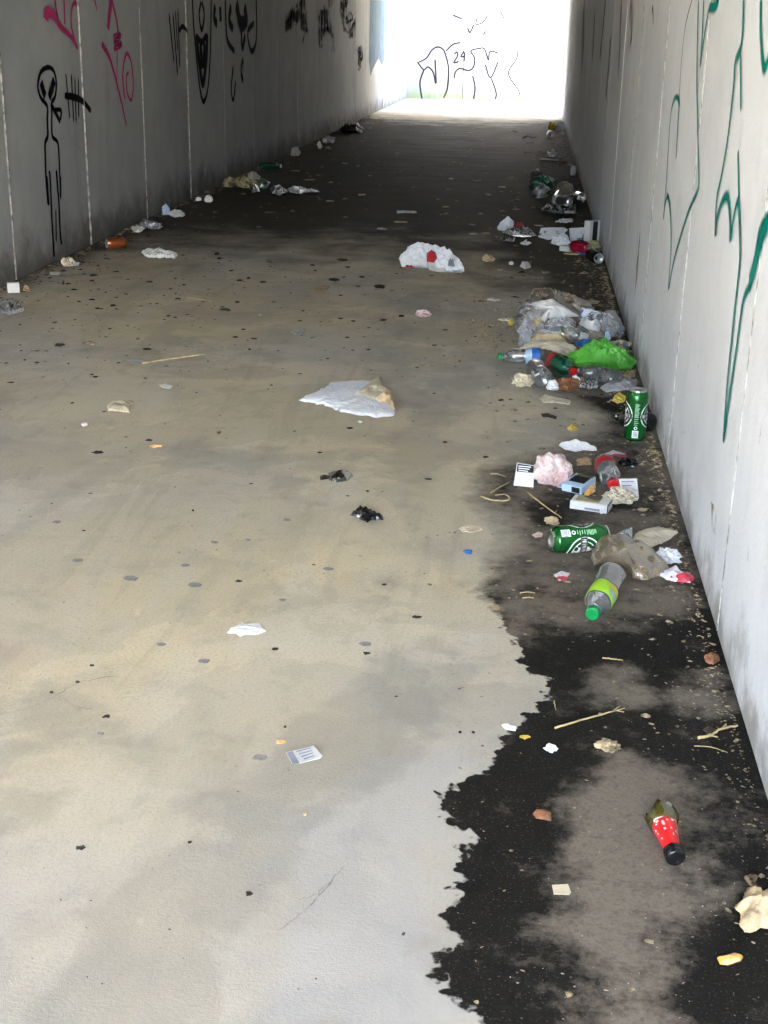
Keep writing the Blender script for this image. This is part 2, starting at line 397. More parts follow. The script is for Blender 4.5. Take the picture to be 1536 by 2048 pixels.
# ------------------------------------------------------------------ spray paint on the walls
def spray(name, col, soft=.45, alpha=1.0, fade=0.0):
    t = NT(name); e = t.math('ABSOLUTE', t.attr('across')); p = t.pos()
    n = t.math('SUBTRACT', t.noise(p, 70, 4, .65), .5)
    e2 = t.math('MULTIPLY_ADD', n, .4, e)
    a = t.map(e2, 1.0, 1.0 - soft)
    if fade:
        a = t.math('MULTIPLY', a, t.map(t.noise(t.scalevec(p, (9, 9, 2.5)), 1.0, 5, .7), .5 - .25 * fade, .62))
    a = t.math('MULTIPLY', a, alpha)
    b = t.bsdf(Base_Color=(*col, 1), Roughness=.95); b.inputs['Specular IOR Level'].default_value = .03
    tr = t.node('ShaderNodeBsdfTransparent'); mx = t.node('ShaderNodeMixShader')
    t.l.new(a, mx.inputs[0]); t.l.new(tr.outputs[0], mx.inputs[1]); t.l.new(b.outputs[0], mx.inputs[2])
    return t.finish(mx.outputs[0])
spray('spray_black', (.006, .006, .008), .38)
spray('spray_black_old', (.01, .01, .012), .5, 1.0, .5)
spray('spray_pink', (.50, .035, .17), .6, .95, 2.0)
spray('spray_pink_pale', (.52, .16, .26), .9, .5, .9)
spray('spray_green', (.0, .20, .15), .95, 1.0)
spray('spray_purple', (.11, .06, .17), .9, .85)
spray('spray_violet', (.022, .018, .03), .5, 1.0)
spray('spray_blue', (.11, .16, .215), .3, 1.0, 2.0)
spray('spray_smear', (.03, .03, .036), 1.0, .8, .9)
spray('spray_moss', (.36, .37, .16), 1.0, .4, .6)
spray('spray_bare', (.30, .27, .22), .5, .9, .2)

def catmull(pts, n=8):
    P_ = [np.array(p, float) for p in pts]
    if len(P_) < 3: return [P_[0] + (P_[-1] - P_[0]) * k / n for k in range(n + 1)]
    Q = [2 * P_[0] - P_[1]] + P_ + [2 * P_[-1] - P_[-2]]; out = []
    for i in range(1, len(Q) - 2):
        a, b, c, d = Q[i - 1:i + 3]
        for k in range(n):
            t = k / n
            out.append(.5 * ((2 * b) + (c - a) * t + (2 * a - 5 * b + 4 * c - d) * t * t + (3 * b - a - 3 * c + d) * t ** 3))
    out.append(P_[-1]); return out
LAYER = [0]
def stroke(parent, plane, pts, w0, mat, w1=None, name='graffiti'):
    """a painted line: pts are photo pixels on the wall plane, w widths in metres"""
    LAYER[0] += 1; lay = .0012 + (LAYER[0] % 12) * .00012
    w1 = w0 if w1 is None else w1
    if plane == 'L': to = lambda p: wx(p[0], p[1], XL); uv = lambda v: np.array([v.y, v.z]); back = lambda q: (XL + lay, q[0], q[1])
    elif plane == 'R': to = lambda p: wx(p[0], p[1], XR); uv = lambda v: np.array([v.y, v.z]); back = lambda q: (XR - lay, q[0], q[1])
    else: to = lambda p: wy(p[0], p[1], YFW); uv = lambda v: np.array([v.x, v.z]); back = lambda q: (q[0], YFW - lay, q[1])
    C = catmull([uv(to(p)) for p in pts], 9)
    n = len(C); v = []; f = []; ac = []
    for i, c in enumerate(C):
        t = C[min(i + 1, n - 1)] - C[max(i - 1, 0)]; L = np.linalg.norm(t) or 1
        nn = np.array([-t[1], t[0]]) / L
        k = i / (n - 1); w = (w0 + (w1 - w0) * k) * (1 + .18 * mnoise.noise(Vector((c[0] * 4, c[1] * 4, LAYER[0]))))
        if i in (0, n - 1): w *= .55
        for s_ in (-1, -.5, 0, .5, 1):
            v.append(Vector(back(c + nn * w * s_)) - parent.location); ac.append(abs(s_) if 0 < i < n - 1 else 1.0)
    for i in range(n - 1):
        for k in range(4): f.append((5 * i + k, 5 * i + k + 1, 5 * i + k + 6, 5 * i + k + 5))
    me = mesh(name, v, f)
    a = me.attributes.new('across', 'FLOAT', 'POINT'); a.data.foreach_set('value', ac)
    return link(name, me, mat, parent)
def patch(parent, plane, pts, mat, name='graffiti'):
    """a filled painted area with a ragged edge"""
    LAYER[0] += 1; lay = .0012 + (LAYER[0] % 12) * .00012
    x = XL if plane == 'L' else XR; sx = lay if plane == 'L' else -lay
    if plane == 'F': Q = [Vector((wy(*p, YFW).x, YFW - lay, wy(*p, YFW).z)) for p in pts]
    else: Q = [Vector((x + sx, wx(*p, x).y, wx(*p, x).z)) for p in pts]
    B = []
    for i in range(len(Q)):
        for k in range(6): B.append(Q[i].lerp(Q[(i + 1) % len(Q)], k / 6))
    c = sum(B, Vector()) / len(B); v = [c - parent.location]; f = []; ac = [0.0]; nb = len(B)
    for r, e in ((.5, .2), (.85, .55), (1.0, 1.0)):
        for b in B: v.append(c.lerp(b, r) - parent.location); ac.append(e)
    for i in range(nb):
        j = (i + 1) % nb; f.append((0, 1 + i, 1 + j))
        for k in range(2): f.append((1 + k * nb + i, 1 + (k + 1) * nb + i, 1 + (k + 1) * nb + j, 1 + k * nb + j))
    me = mesh(name, v, f); a = me.attributes.new('across', 'FLOAT', 'POINT'); a.data.foreach_set('value', ac)
    return link(name, me, mat, parent)

def crack(pts, w, mat):
    C = catmull([tuple(fl(*p))[:2] for p in pts], 7); n = len(C); v = []; f = []; ac = []
    for i, c in enumerate(C):
        tt = C[min(i + 1, n - 1)] - C[max(i - 1, 0)]; L = np.linalg.norm(tt) or 1; nn = np.array([-tt[1], tt[0]]) / L
        c = c + nn * .006 * mnoise.noise(Vector((i * .8, pts[0][0], 0)))
        for s_ in (-1, 0, 1): v.append((c[0] + nn[0] * w * s_, c[1] + nn[1] * w * s_, .0008)); ac.append(abs(s_) if 0 < i < n - 1 else 1.0)
    for i in range(n - 1):
        for k in range(2): f.append((3 * i + k, 3 * i + k + 1, 3 * i + k + 4, 3 * i + k + 3))
    me = mesh('crack', v, f); a = me.attributes.new('across', 'FLOAT', 'POINT'); a.data.foreach_set('value', ac)
    return link('crack', me, mat, floor)
spray('crack_dark', (.10, .095, .085), 1.0, .75, .6); spray('crack_pale', (.58, .56, .50), 1.0, .6, .6)
for pts, w, mt in [([(556, 1862), (600, 1830), (645, 1785), (690, 1730)], .0022, 'crack_dark'), ([(596, 1800), (630, 1790), (660, 1762)], .0015, 'crack_dark'), ([(-10, 1432), (60, 1415), (115, 1390), (158, 1366), (240, 1350)], .003, 'crack_pale'), ([(115, 1390), (150, 1412), (185, 1420)], .003, 'crack_pale')]:
    crack(pts, w, mt)
L_, R_, F_ = wallL, wallR, far
SB = .0155
for pts, w in [([(102, 205), (109, 195), (112, 176), (111, 156), (105, 139), (94, 135), (82, 143), (76, 162), (76, 180), (82, 197), (94, 213), (94, 240), (95, 271), (90, 286), (90, 312), (92, 365), (96, 412)], SB),
               ([(102, 205), (103, 230), (104, 271), (115, 286), (118, 325), (121, 400)], SB * .85),
               ([(98, 341), (100, 363), (104, 454), (108, 517)], SB), ([(112, 339), (115, 380), (117, 402), (120, 467), (123, 490)], SB),
               ([(111, 418), (112, 485)], SB * .7), ([(93, 350), (97, 412)], SB), ([(120, 350), (121, 400)], SB * .8),
               ([(81, 164), (83, 171), (85, 178), (87, 185), (90, 193)], .033), ([(108, 159), (105, 168), (103, 177), (100, 186), (97, 196)], .030),
               ([(100, 206), (110, 225), (120, 245)], .018), ([(106, 220), (121, 221), (120, 240)], .014),
               ([(131, 146), (135, 190), (139, 238)], .0115), ([(142, 145), (147, 247)], .0115), ([(149, 152), (152, 250)], .011), ([(156, 154), (157, 238)], .011),
               ([(128, 191), (146, 194), (164, 202), (182, 223)], .022)]:
    stroke(L_, 'L', pts, w, 'spray_black')
for pts, w, w1 in [([(91, 40), (92, 28), (98, 24), (109, 34), (122, 55), (141, 73), (156, 99)], .035, .012), ([(108, -6), (115, 39)], .012, .01), ([(127, -6), (129, 52)], .012, .01),
                   ([(152, 14), (150, 5), (143, 16), (142, 52), (150, 86)], .012, .012), ([(222, -6), (218, 30), (215, 60)], .03, .02), ([(222, -4), (232, 40), (236, 70)], .014, .014),
                   ([(225, 75), (240, 70), (228, 85), (242, 88), (226, 98)], .018, .018), ([(188, -4), (194, 22)], .012, .006),
                   ([(202, 85), (221, 122), (242, 203), (253, 255)], .02, .01), ([(234, 100), (233, 182)], .01, .006),
                   ([(249, 200), (245, 150), (252, 108), (262, 125), (266, 170), (262, 200), (254, 185), (252, 155), (257, 143)], .013, .01)]:
    stroke(L_, 'L', pts, w * 1.35, 'spray_pink', w1 * 1.4)
for pts, w in [([(337, 23), (348, 130)], .012), ([(345, 21), (355, 154)], .012), ([(350, 18), (355, 104)], .01), ([(355, 13), (359, 140)], .012), ([(357, 62), (365, 53), (375, 64)], .014),
               ([(384, -10), (386, 40), (389, 78), (398, 167), (406, 203), (415, 177), (420, 104), (422, -10)], .016), ([(392, 66), (397, 117), (405, 167), (412, 117), (414, 66)], .03),
               ([(400, 85), (404, 140)], .035), ([(409, 82), (407, 140)], .03), ([(394, 76), (404, 84), (413, 70)], .02), ([(402, 2), (398, 30), (403, 60), (408, 30), (403, 2)], .016),
               ([(430, 10), (428, 35), (434, 50)], .03), ([(440, 12), (441, 45)], .03), ([(450, -5), (452, 60), (456, 85), (469, 104)], .02), ([(462, 10), (458, 40), (466, 60)], .03),
               ([(512, -5), (512, 80), (502, 102), (495, 65), (508, 45)], .02), ([(472, 5), (480, 45), (492, 40), (488, 12)], .05), ([(482, 60), (484, 95), (490, 70)], .03),
               ([(466, 130), (462, 177), (466, 200), (471, 161)], .016), ([(486, 118), (482, 140), (485, 165)], .03)]:
    stroke(L_, 'L', pts, w * 1.5, 'spray_black')
rs = random.Random(3)
for x0, x1, y0, y1, n in ((572, 620, 0, 70, 9), (636, 668, 0, 95, 12), (680, 710, 5, 62, 9), (716, 726, 105, 165, 4)):
    for k in range(n):
        cx, cy_ = rs.uniform(x0, x1), rs.uniform(y0 - 5, y1); pts = []
        for j in range(6): pts.append((min(max(cx + rs.uniform(-9, 9), x0), x1), cy_ + rs.uniform(-22, 22)))
        stroke(L_, 'L', pts, rs.uniform(.02, .045), 'spray_black_old')
patch(L_, 'L', [(739, -5), (772, -5), (772, 60), (769, 122), (764, 133), (757, 118), (751, 128), (745, 140), (740, 155), (737, 120), (738, 60)], 'spray_blue')
patch(L_, 'L', [(481, 118), (485, 128), (487, 140), (483, 150), (479, 135)], 'spray_bare')
patch(L_, 'L', [(683, -4), (687, -4), (687, 18), (682, 20)], 'spray_bare')
# right wall
SG = .0145
for pts, w in [([(1353, 321), (1357, 241), (1359, 206), (1353, 194), (1345, 213), (1340, 255), (1334, 355), (1328, 437)], SG), ([(1327, 440), (1331, 410), (1336, 393), (1341, 417), (1343, 470), (1342, 515), (1337, 585)], SG),
               ([(1338, 580), (1348, 525), (1361, 477), (1380, 418), (1396, 383), (1399, 359), (1397, 284), (1396, 230), (1395, 142), (1398, -8)], SG),
               ([(1409, -8), (1405, 85), (1402, 128), (1408, 85), (1418, 23), (1423, 12)], SG * 1.1), ([(1420, 14), (1432, 12), (1440, -8)], SG * 1.6),
               ([(1489, -8), (1487, 60), (1483, 95), (1472, 125), (1469, 170), (1458, 270), (1445, 349), (1436, 392), (1433, 430), (1432, 474)], SG * 1.2),
               ([(1432, 474), (1436, 437), (1445, 406), (1455, 393), (1460, 411), (1462, 445), (1462, 484)], SG * 1.4), ([(1462, 484), (1469, 437), (1477, 403), (1480, 426), (1482, 500), (1480, 540), (1468, 649), (1455, 783), (1448, 888)], SG * 1.1),
               ([(1448, 888), (1458, 810), (1474, 703), (1488, 605), (1503, 566), (1511, 525), (1522, 461), (1545, 425)], SG * 1.25), ([(1500, 570), (1512, 530), (1524, 480), (1540, 440)], SG * 2.4),
               ([(1483, 100), (1484, 227)], SG * .9), ([(1477, 300), (1478, 350), (1479, 402)], SG * .9),
               ([(1523, -8), (1523, 71), (1530, 136), (1545, 90)], SG * 1.5)]:
    stroke(R_, 'R', pts, w, 'spray_green')
stroke(R_, 'R', [(1387, -8), (1372, 51), (1364, 119), (1361, 165), (1358, 215)], .008, 'spray_purple')
for pts, w, mt in [([(1262, -8), (1264, 40), (1262, 95)], .10, 'spray_pink_pale'), ([(1306, 10), (1308, 50)], .02, 'spray_pink_pale'), ([(1244, -5), (1241, 60), (1238, 150)], .09, 'spray_smear'),
                   ([(1222, 70), (1218, 130), (1212, 200)], .16, 'spray_smear'), ([(1212, -5), (1206, 60), (1200, 120)], .12, 'spray_smear'), ([(1190, 20), (1186, 120)], .2, 'spray_smear'), ([(1168, 5), (1165, 140)], .3, 'spray_smear'),
                   ([(1306, 12), (1306, 26)], .010, 'spray_black_old')]:
    stroke(R_, 'R', pts, w, mt)
for pts in [[(1284, 430), (1280, 500), (1276, 560), (1270, 600), (1276, 500)], [(1423, 1000), (1430, 1010), (1436, 1040), (1432, 1075), (1424, 1060)], [(1497, 1085), (1505, 1110), (1501, 1145), (1496, 1120)]]:
    patch(R_, 'R', pts, 'spray_bare', 'bare_patch')
# far wall
SV = .02
for pts in [[(837, 125), (853, 116), (864, 100), (875, 94), (885, 98), (891, 109), (897, 137), (895, 175), (887, 197)], [(834, 123), (847, 139), (856, 134), (866, 144), (872, 166), (870, 116)], [(848, 139), (840, 165), (844, 199)],
            [(908, 109), (914, 104), (915, 112), (908, 125), (918, 123)], [(929, 101), (922, 113), (931, 112)], [(930, 104), (928, 124)], [(891, 103), (906, 89), (922, 85)],
            [(908, 157), (911, 144), (920, 137), (937, 141), (947, 134), (949, 116), (942, 102), (958, 97), (969, 98), (977, 120), (980, 103), (997, 106)], [(945, 150), (950, 175), (947, 199)],
            [(970, 127), (981, 155), (998, 120)], [(982, 155), (992, 184), (991, 199)], [(1036, 100), (1033, 118), (1017, 147), (1037, 181), (1041, 200)], [(905, 30), (925, 38)], [(955, 35), (952, 48), (965, 45), (976, 30)], [(935, 55), (940, 65), (948, 48)], [(1000, 22), (1010, 40)], [(966, 70), (972, 62)]]:
    stroke(F_, 'F', pts, SV, 'spray_violet')
patch(F_, 'F', [(800, 20), (810, 16), (807, 50), (800, 60)], 'spray_pink_pale')
stroke(F_, 'F', [(845, 194), (900, 190), (960, 197), (1040, 200), (1110, 201)], .12, 'spray_moss', .05, 'moss_stain')

# ------------------------------------------------------------------ litter materials
simple('white_paper', (.74, .73, .70), .7, .06, 20, trans=.12, bump=.15)
simple('grey_paper', (.46, .46, .45), .7, .12, 20, trans=.1, bump=.15)
simple('cream_paper', (.62, .54, .38), .75, .10, 16, trans=.1, bump=.2)
simple('tan_card', (.42, .30, .16), .8, .14, 22, bump=.2)
simple('bread_tan', (.58, .43, .25), .85, .22, 30, bump=.5)
simple('pink_tissue', (.76, .64, .60), .85, .08, 14, trans=.15, col2=(.62, .36, .34))
simple('white_tissue', (.82, .82, .82), .85, .04, 14, trans=.15)
simple('white_bag', (.86, .87, .89), .42, .05, 9, trans=.12, spec=.5)
simple('lime_bag', (.13, .52, .055), .38, .12, 9, trans=.3, spec=.5)
simple('red_plastic', (.62, .012, .012), .35, .1, 9)
simple('red_print', (.48, .02, .025), .45, .15, 9)
simple('blue_plastic', (.02, .14, .46), .35, .15, 9)
simple('pale_blue', (.42, .56, .70), .45, .1, 9)
simple('green_cap', (.0, .24, .05), .35, .1, 9)
simple('lime_label', (.36, .66, .03), .4, .06, 9)
simple('yellow_print', (.76, .66, .08), .4, .1, 9)
simple('navy_print', (.01, .03, .09), .4, .1, 9)
simple('black_plastic', (.008, .008, .009), .22, .1, 9)
simple('black_film', (.012, .012, .014), .25, .3, 20, spec=.7)
simple('straw', (.55, .42, .20), .8, .2, 40)
simple('twig_bark', (.25, .18, .10), .85, .25, 60)
simple('leaf_brown', (.28, .12, .05), .7, .25, 40)
simple('leaf_dark', (.045, .032, .02), .75, .3, 40)
simple('leaf_yellow', (.60, .44, .07), .6, .18, 40, trans=.15)
simple('orange_peel', (.82, .40, .07), .5, .12, 50, col2=(.82, .60, .36), bump=.3)
simple('gum', (.26, .25, .235), .8, .12, 60)
simple('crumb_dark', (.034, .027, .02), .85, .3, 60)
simple('crumb_tan', (.40, .31, .18), .85, .4, 60)
simple('fleck_dimmed', (.33, .31, .28), .8, .3, 60)  # pale fleck colour darkened to imitate the dimness deep inside
simple('crumb_pale', (.60, .56, .48), .8, .3, 60)
simple('aluminium', (.72, .72, .72), .28, .06, 30, metallic=1.0)
simple('can_green', (.004, .125, .016), .24, .12, 26, metallic=.5, spec=.7, col2=(.015, .11, .025))
simple('can_orange', (.26, .06, .015), .3, .15, 10, metallic=.35)
simple('can_black', (.012, .012, .013), .25, .15, 10, metallic=.3)
simple('can_red', (.50, .012, .05), .18, .15, 10, metallic=.5)
simple('can_white', (.70, .69, .67), .35, .08, 10)
simple('print_white', (.74, .78, .74), .45, .05, 30)
simple('print_mint', (.30, .55, .34), .45, .2, 120)
simple('print_grey', (.26, .28, .33), .5, .1, 30)
simple('print_black', (.012, .012, .012), .45, .1, 30)
simple('print_dark_red', (.20, .02, .03), .45, .1, 30)

def film(name, col, opac, rough=.25, dirt=(.2, .16, .1), dirty=.2, rimf=.35, gloss=.7):
    t = NT(name); p = t.coord('Object')
    n = t.noise(p, 12, 5, .6); d = t.map(t.noise(p, 7, 5, .65), .5, .7)
    c = t.mix(t.math('MULTIPLY', d, dirty), col, dirt)
    b = t.bsdf(Base_Color=c, Roughness=rough, Normal=t.bump(t.noise(p, 55, 4, .6), .5, .004)); b.inputs['Specular IOR Level'].default_value = 1.0
    tr = t.node('ShaderNodeBsdfTransparent'); tr.inputs[0].default_value = (*[.5 + .5 * min(1, x * 1.3) for x in col], 1)
    lw = t.node('ShaderNodeLayerWeight'); lw.inputs[0].default_value = .35
    a = t.math('ADD', t.math('MULTIPLY_ADD', t.math('SUBTRACT', n, .5), opac, opac), t.math('MULTIPLY', lw.outputs['Facing'], rimf), clamp=True)
    a = t.math('MAXIMUM', a, t.math('MULTIPLY', d, dirty), clamp=True)
    mx = t.node('ShaderNodeMixShader'); t.l.new(a, mx.inputs[0]); t.l.new(tr.outputs[0], mx.inputs[1]); t.l.new(b.outputs[0], mx.inputs[2])
    bp = t.bump(t.noise(p, 45, 3, .5), .35, .004)
    gl = t.node('ShaderNodeBsdfGlossy'); gl.inputs['Roughness'].default_value = max(.06, rough * .6); t.l.new(bp, gl.inputs['Normal'])
    fr = t.node('ShaderNodeFresnel'); fr.inputs['IOR'].default_value = 1.55; t.l.new(bp, fr.inputs['Normal'])
    m2 = t.node('ShaderNodeMixShader'); t.l.new(t.math('MULTIPLY', fr.outputs[0], gloss, clamp=True), m2.inputs[0]); t.l.new(mx.outputs[0], m2.inputs[1]); t.l.new(gl.outputs[0], m2.inputs[2])
    return t.finish(m2.outputs[0])
film('clear_pet', (.88, .89, .92), .07, .06, dirty=.06, rimf=.30, gloss=2.0)
film('grey_film', (.70, .70, .72), .28, .14, dirty=.2, gloss=1.2)
film('brown_film', (.33, .27, .20), .45, .3, (.16, .10, .05), .55, gloss=.5)
film('dirty_bag', (.46, .38, .27), .24, .25, (.17, .105, .05), .9, gloss=.25)
film('green_pet', (.0, .10, .045), .72, .15, (.0, .05, .02), .3, gloss=1.0)
film('dark_pet', (.34, .34, .35), .16, .06, dirty=.1, gloss=1.8)
film('olive_glass', (.07, .06, .008), .7, .08, dirty=.0)
film('dark_glass', (.012, .016, .012), .82, .08, dirty=.0)

def two_tone(name, col, spot, thr, scale=10, rough=.5, trans=.15):
    t = NT(name); p = t.coord('Object')
    n = t.map(t.noise(p, scale, 2, .4), thr, thr + .02)
    v = t.map(t.noise(p, 30, 4), .4, .7)
    c = t.mix(n, t.mix(t.math('MULTIPLY', v, .3), col, tuple(x * .6 for x in col)), spot)
    b = t.bsdf(Base_Color=c, Roughness=rough)
    return t.finish(b.outputs[0])
two_tone('bag_red_print', (.66, .66, .67), (.45, .015, .02), .60, 9)
two_tone('blue_white_print', (.62, .66, .72), (.02, .12, .38), .53, 16)
two_tone('red_white_print', (.66, .64, .66), (.50, .04, .06), .52, 26)
two_tone('leaflet_print', (.50, .36, .22), (.10, .12, .15), .50, 24)
two_tone('news_print', (.56, .57, .60), (.14, .15, .19), .58, 22)
two_tone('gold_print', (.34, .30, .14), (.08, .07, .04), .55, 20)

# ------------------------------------------------------------------ litter builders
def folds(seed, wl):
    r = random.Random(seed); W_ = []
    for k in range(5):
        a = r.uniform(0, math.pi); f = (1.0 / wl) * r.uniform(.55, 1.7)
        W_.append((math.cos(a) * f, math.sin(a) * f, r.random(), r.uniform(.4, 1)))
    tot = sum(w[3] for w in W_)
    def z(x, y):
        wxx = .25 * wl * mnoise.noise(Vector((x / wl * .8, y / wl * .8, seed))); wyy = .25 * wl * mnoise.noise(Vector((x / wl * .8, y / wl * .8, seed + 9.3)))
        return sum(w[3] * abs((((x + wxx) * w[0] + (y + wyy) * w[1] + w[2]) % 1.0) - .5) * 2 for w in W_) / tot
    return z

def sheet_mesh(name, outline, amp=.01, wl=.03, lift=0.0, th=.0008, tilt=0, base=None, rag=.04, seed=1, z0=.002, rings=13, nb=84, solid=False, smooth=False):
    """a crumpled sheet (or, solid, a puffed bag standing on the floor); returns mesh and its floor origin"""
    r = random.Random(seed)
    cx = sum(p[0] for p in outline) / len(outline); by = base if base else max(p[1] for p in outline)
    if tilt:
        yb = fl(cx, by).y; n = np.array([0, -math.sin(math.radians(tilt)), math.cos(math.radians(tilt))])
        def to(p):
            d = ray(*p); t = ((np.array([0, yb, 0]) - CAMP) @ n) / (d @ n); return Vector(CAMP + d * t)
        nrm = Vector(n)
    else:
        to = lambda p: fl(p[0], p[1], z0); nrm = Vector((0, 0, 1))
    Q = [to(p) for p in outline]
    per = [(Q[(i + 1) % len(Q)] - Q[i]).length for i in range(len(Q))]; L = sum(per); B = []
    for i in range(len(Q)):
        k = max(1, round(nb * per[i] / L))
        for j in range(k): B.append(Q[i].lerp(Q[(i + 1) % len(Q)], j / k))
    c = sum(B, Vector()) / len(B); size = sum((b - c).length for b in B) / len(B)
    J = [(b - c).normalized() * size * rag * r.uniform(-1, 1) for b in B]
    org = Vector((c.x, c.y, 0)); za = folds(seed, wl); zb_ = folds(seed + 31, wl * .38); nb_ = len(B)
    zf = lambda x, y: .68 * za(x, y) + .32 * zb_(x, y)
    lf = lambda x, y: lift * (.55 + .9 * (.5 + .5 * mnoise.noise(Vector((x / (size * .55), y / (size * .55), seed)))))
    top = []; rr = [0.0] + [(k / rings) ** .8 for k in range(1, rings + 1)]
    def pt(i, q):
        p = c + (B[i] - c) * q + J[i] * q ** 5
        h = amp * zf(p.x + p.z, p.y + .7 * p.z) * (1.0 if not solid else (1 - q ** 4)) + lf(p.x, p.y + p.z) * (1 - q * q) ** .7 if q < 1 else amp * .5 * zf(p.x + p.z, p.y)
        p = p + nrm * h
        p.z = max(p.z, z0 if not tilt else .002)
        return p - org
    top.append(pt(0, 0.0))
    for q in rr[1:]:
        for i in range(nb_): top.append(pt(i, q))
    bot = []
    for i, p in enumerate(top):
        if solid:
            s = .86; bot.append(Vector((p.x * s, p.y * s + .01, max(.0008, min(p.z - th, .004)))))
        else:
            bot.append(p - nrm * th)
    n = len(top); f = []
    for i in range(nb_):
        j = (i + 1) % nb_
        f.append((0, 1 + i, 1 + j))
        for k in range(rings - 1):
            a = 1 + k * nb_; d = a + nb_; f.append((a + i, d + i, d + j, a + j))
    f += [tuple(n + x for x in reversed(q)) for q in f]
    e = 1 + (rings - 1) * nb_
    for i in range(nb_):
        j = (i + 1) % nb_; f.append((e + i, n + e + i, n + e + j, e + j))
    me = mesh(name, top + bot, f, smooth); return me, org

SEED = [100]
def sheet(name, outline, mat, label, cat, group=None, parent=None, **k):
    SEED[0] += 1; k.setdefault('seed', SEED[0])
    me, org = sheet_mesh(name, outline, **k)
    o = link(name, me, mat, parent)
    if parent is None: o.location = org; tag(o, label, cat, group)
    else: o.location = org - parent.location
    return o
def bag(name, outline, mat, label, cat, tilt=42, lift=.05, amp=.03, wl=.07, **k):
    return sheet(name, outline, mat, label, cat, solid=True, tilt=tilt, lift=lift, amp=amp, wl=wl, smooth=k.pop('smooth', False), **k)

ICO = {}
def ball(name, px, py, w, h, mat, label, cat, group=None, depth=None, rough=.35, seed=None, sub=4, wl=.5):
    """crumpled lump: bottom centre at photo pixel px,py ; w,h in pixels"""
    SEED[0] += 1; sd_ = seed or SEED[0]
    b = fl(px, py); k = ppm(b); rx = w / k / 2; rz = h / k / 2 / .92; ry = (depth / k / 2) if depth else rx * .85
    if sub not in ICO:
        bm = bmesh.new(); bmesh.ops.create_icosphere(bm, subdivisions=sub, radius=1.0)
        bm.verts.ensure_lookup_table(); ICO[sub] = ([v.co.copy() for v in bm.verts], [tuple(v.index for v in q.verts) for q in bm.faces]); bm.free()
    V, Fc = ICO[sub]; out = []; zf = folds(sd_, wl * 1.6); zg = folds(sd_ + 50, wl); zh = folds(sd_ + 80, wl * .45)
    for v in V:
        d = 1 + rough * .45 * (zh(v.x - .5 * v.z, v.y + .8 * v.z) - .5) + rough * (zf(v.x + .6 * v.z, v.y - .5 * v.z) - .5) + rough * .7 * (zg(v.y + .4 * v.x, v.z - .6 * v.x) - .5) + rough * .6 * mnoise.noise(v * 1.6 + Vector((sd_, 0, 0)))
        q = v * d; out.append(Vector((q.x * rx, q.y * ry, max((q.z + .8) * rz, .0008))))
    o = link(name, mesh(name, out, Fc, False), mat); o.location = (b.x, b.y + ry * .6, 0)
    return tag(o, label, cat, group)

def tube_mesh(name, pts, radii, seg=6):
    v = []; f = []; n = len(pts)
    for i, p in enumerate(pts):
        t = (pts[min(i + 1, n - 1)] - pts[max(i - 1, 0)]).normalized()
        u = t.cross(Vector((0, 0, 1))); u = u.normalized() if u.length > 1e-4 else Vector((1, 0, 0)); w = t.cross(u)
        for k in range(seg):
            a = 2 * math.pi * k / seg; v.append(p + (u * math.cos(a) + w * math.sin(a)) * radii[i])
    for i in range(n - 1):
        for k in range(seg):
            j = (k + 1) % seg; f.append((i * seg + k, i * seg + j, (i + 1) * seg + j, (i + 1) * seg + k))
    f.append(tuple(range(seg - 1, -1, -1))); f.append(tuple((n - 1) * seg + k for k in range(seg)))
    return mesh(name, v, f, True)
def stick(name, pts, r0, mat, label, cat='stick', r1=None, group=None, twigs=()):
    """a straw or twig lying on the floor along photo pixels"""
    SEED[0] += 1; r1 = r1 or r0 * .6
    W_ = [fl(*p, r0) for p in pts]; C = [Vector(q) for q in catmull([tuple(w) for w in W_], 5)]
    for i, c in enumerate(C): c.z += .0025 * abs(mnoise.noise(Vector((i * .5, SEED[0], 0)))); c.x += .0015 * mnoise.noise(Vector((i * .7, SEED[0], 5)))
    org = Vector((sum(c.x for c in C) / len(C), sum(c.y for c in C) / len(C), 0))
    rad = [r0 + (r1 - r0) * i / (len(C) - 1) for i in range(len(C))]
    main = tube_mesh(name, [c - org for c in C], rad)
    if not twigs:
        o = link(name, main, mat); o.location = org; return tag(o, label, cat, group)
    root = thing(name, org, label, cat, group); link('stem', main, mat, root)
    for tw in twigs:
        T = [fl(*p, r1) - org for p in tw]; link('twig', tube_mesh('twig', [Vector(q) for q in catmull([tuple(x) for x in T], 3)], [r1 * .8] * (1 + 3 * (len(T) - 1) if len(T) > 2 else 4)), mat, root)
    return root

def lathe(name, prof, seg=40, dent=0.0, seed=0, cap0=True, cap1=True, smooth=True):
    v = []; f = []; n = len(prof)
    for i, (s, r) in enumerate(prof):
        for k in range(seg):
            a = 2 * math.pi * k / seg
            d = 1 + dent * mnoise.noise(Vector((math.cos(a) * 1.2 + seed, math.sin(a) * 1.2, s * 22))) if dent else 1
            v.append((r * d * math.cos(a), r * d * math.sin(a), s))
    for i in range(n - 1):
        for k in range(seg):
            j = (k + 1) % seg; f.append((i * seg + k, i * seg + j, (i + 1) * seg + j, (i + 1) * seg + k))
    if cap0: f.append(tuple(range(seg - 1, -1, -1)))
    if cap1: f.append(tuple((n - 1) * seg + k for k in range(seg)))
    return mesh(name, v, f, smooth)
def wrap(name, r, cells, dent=0.0, seed=0):
    """print on a cylinder: cells = list of polygons [(angle, s), ...]"""
    v = []; f = []
    for c in cells:
        q = []
        for a, s in c:
            d = 1 + dent * mnoise.noise(Vector((math.cos(a) * 1.2 + seed, math.sin(a) * 1.2, s * 22))) if dent else 1
            q.append(len(v)); v.append((r * d * math.cos(a), r * d * math.sin(a), s))
        f.append(tuple(q))
    return mesh(name, v, f, True)
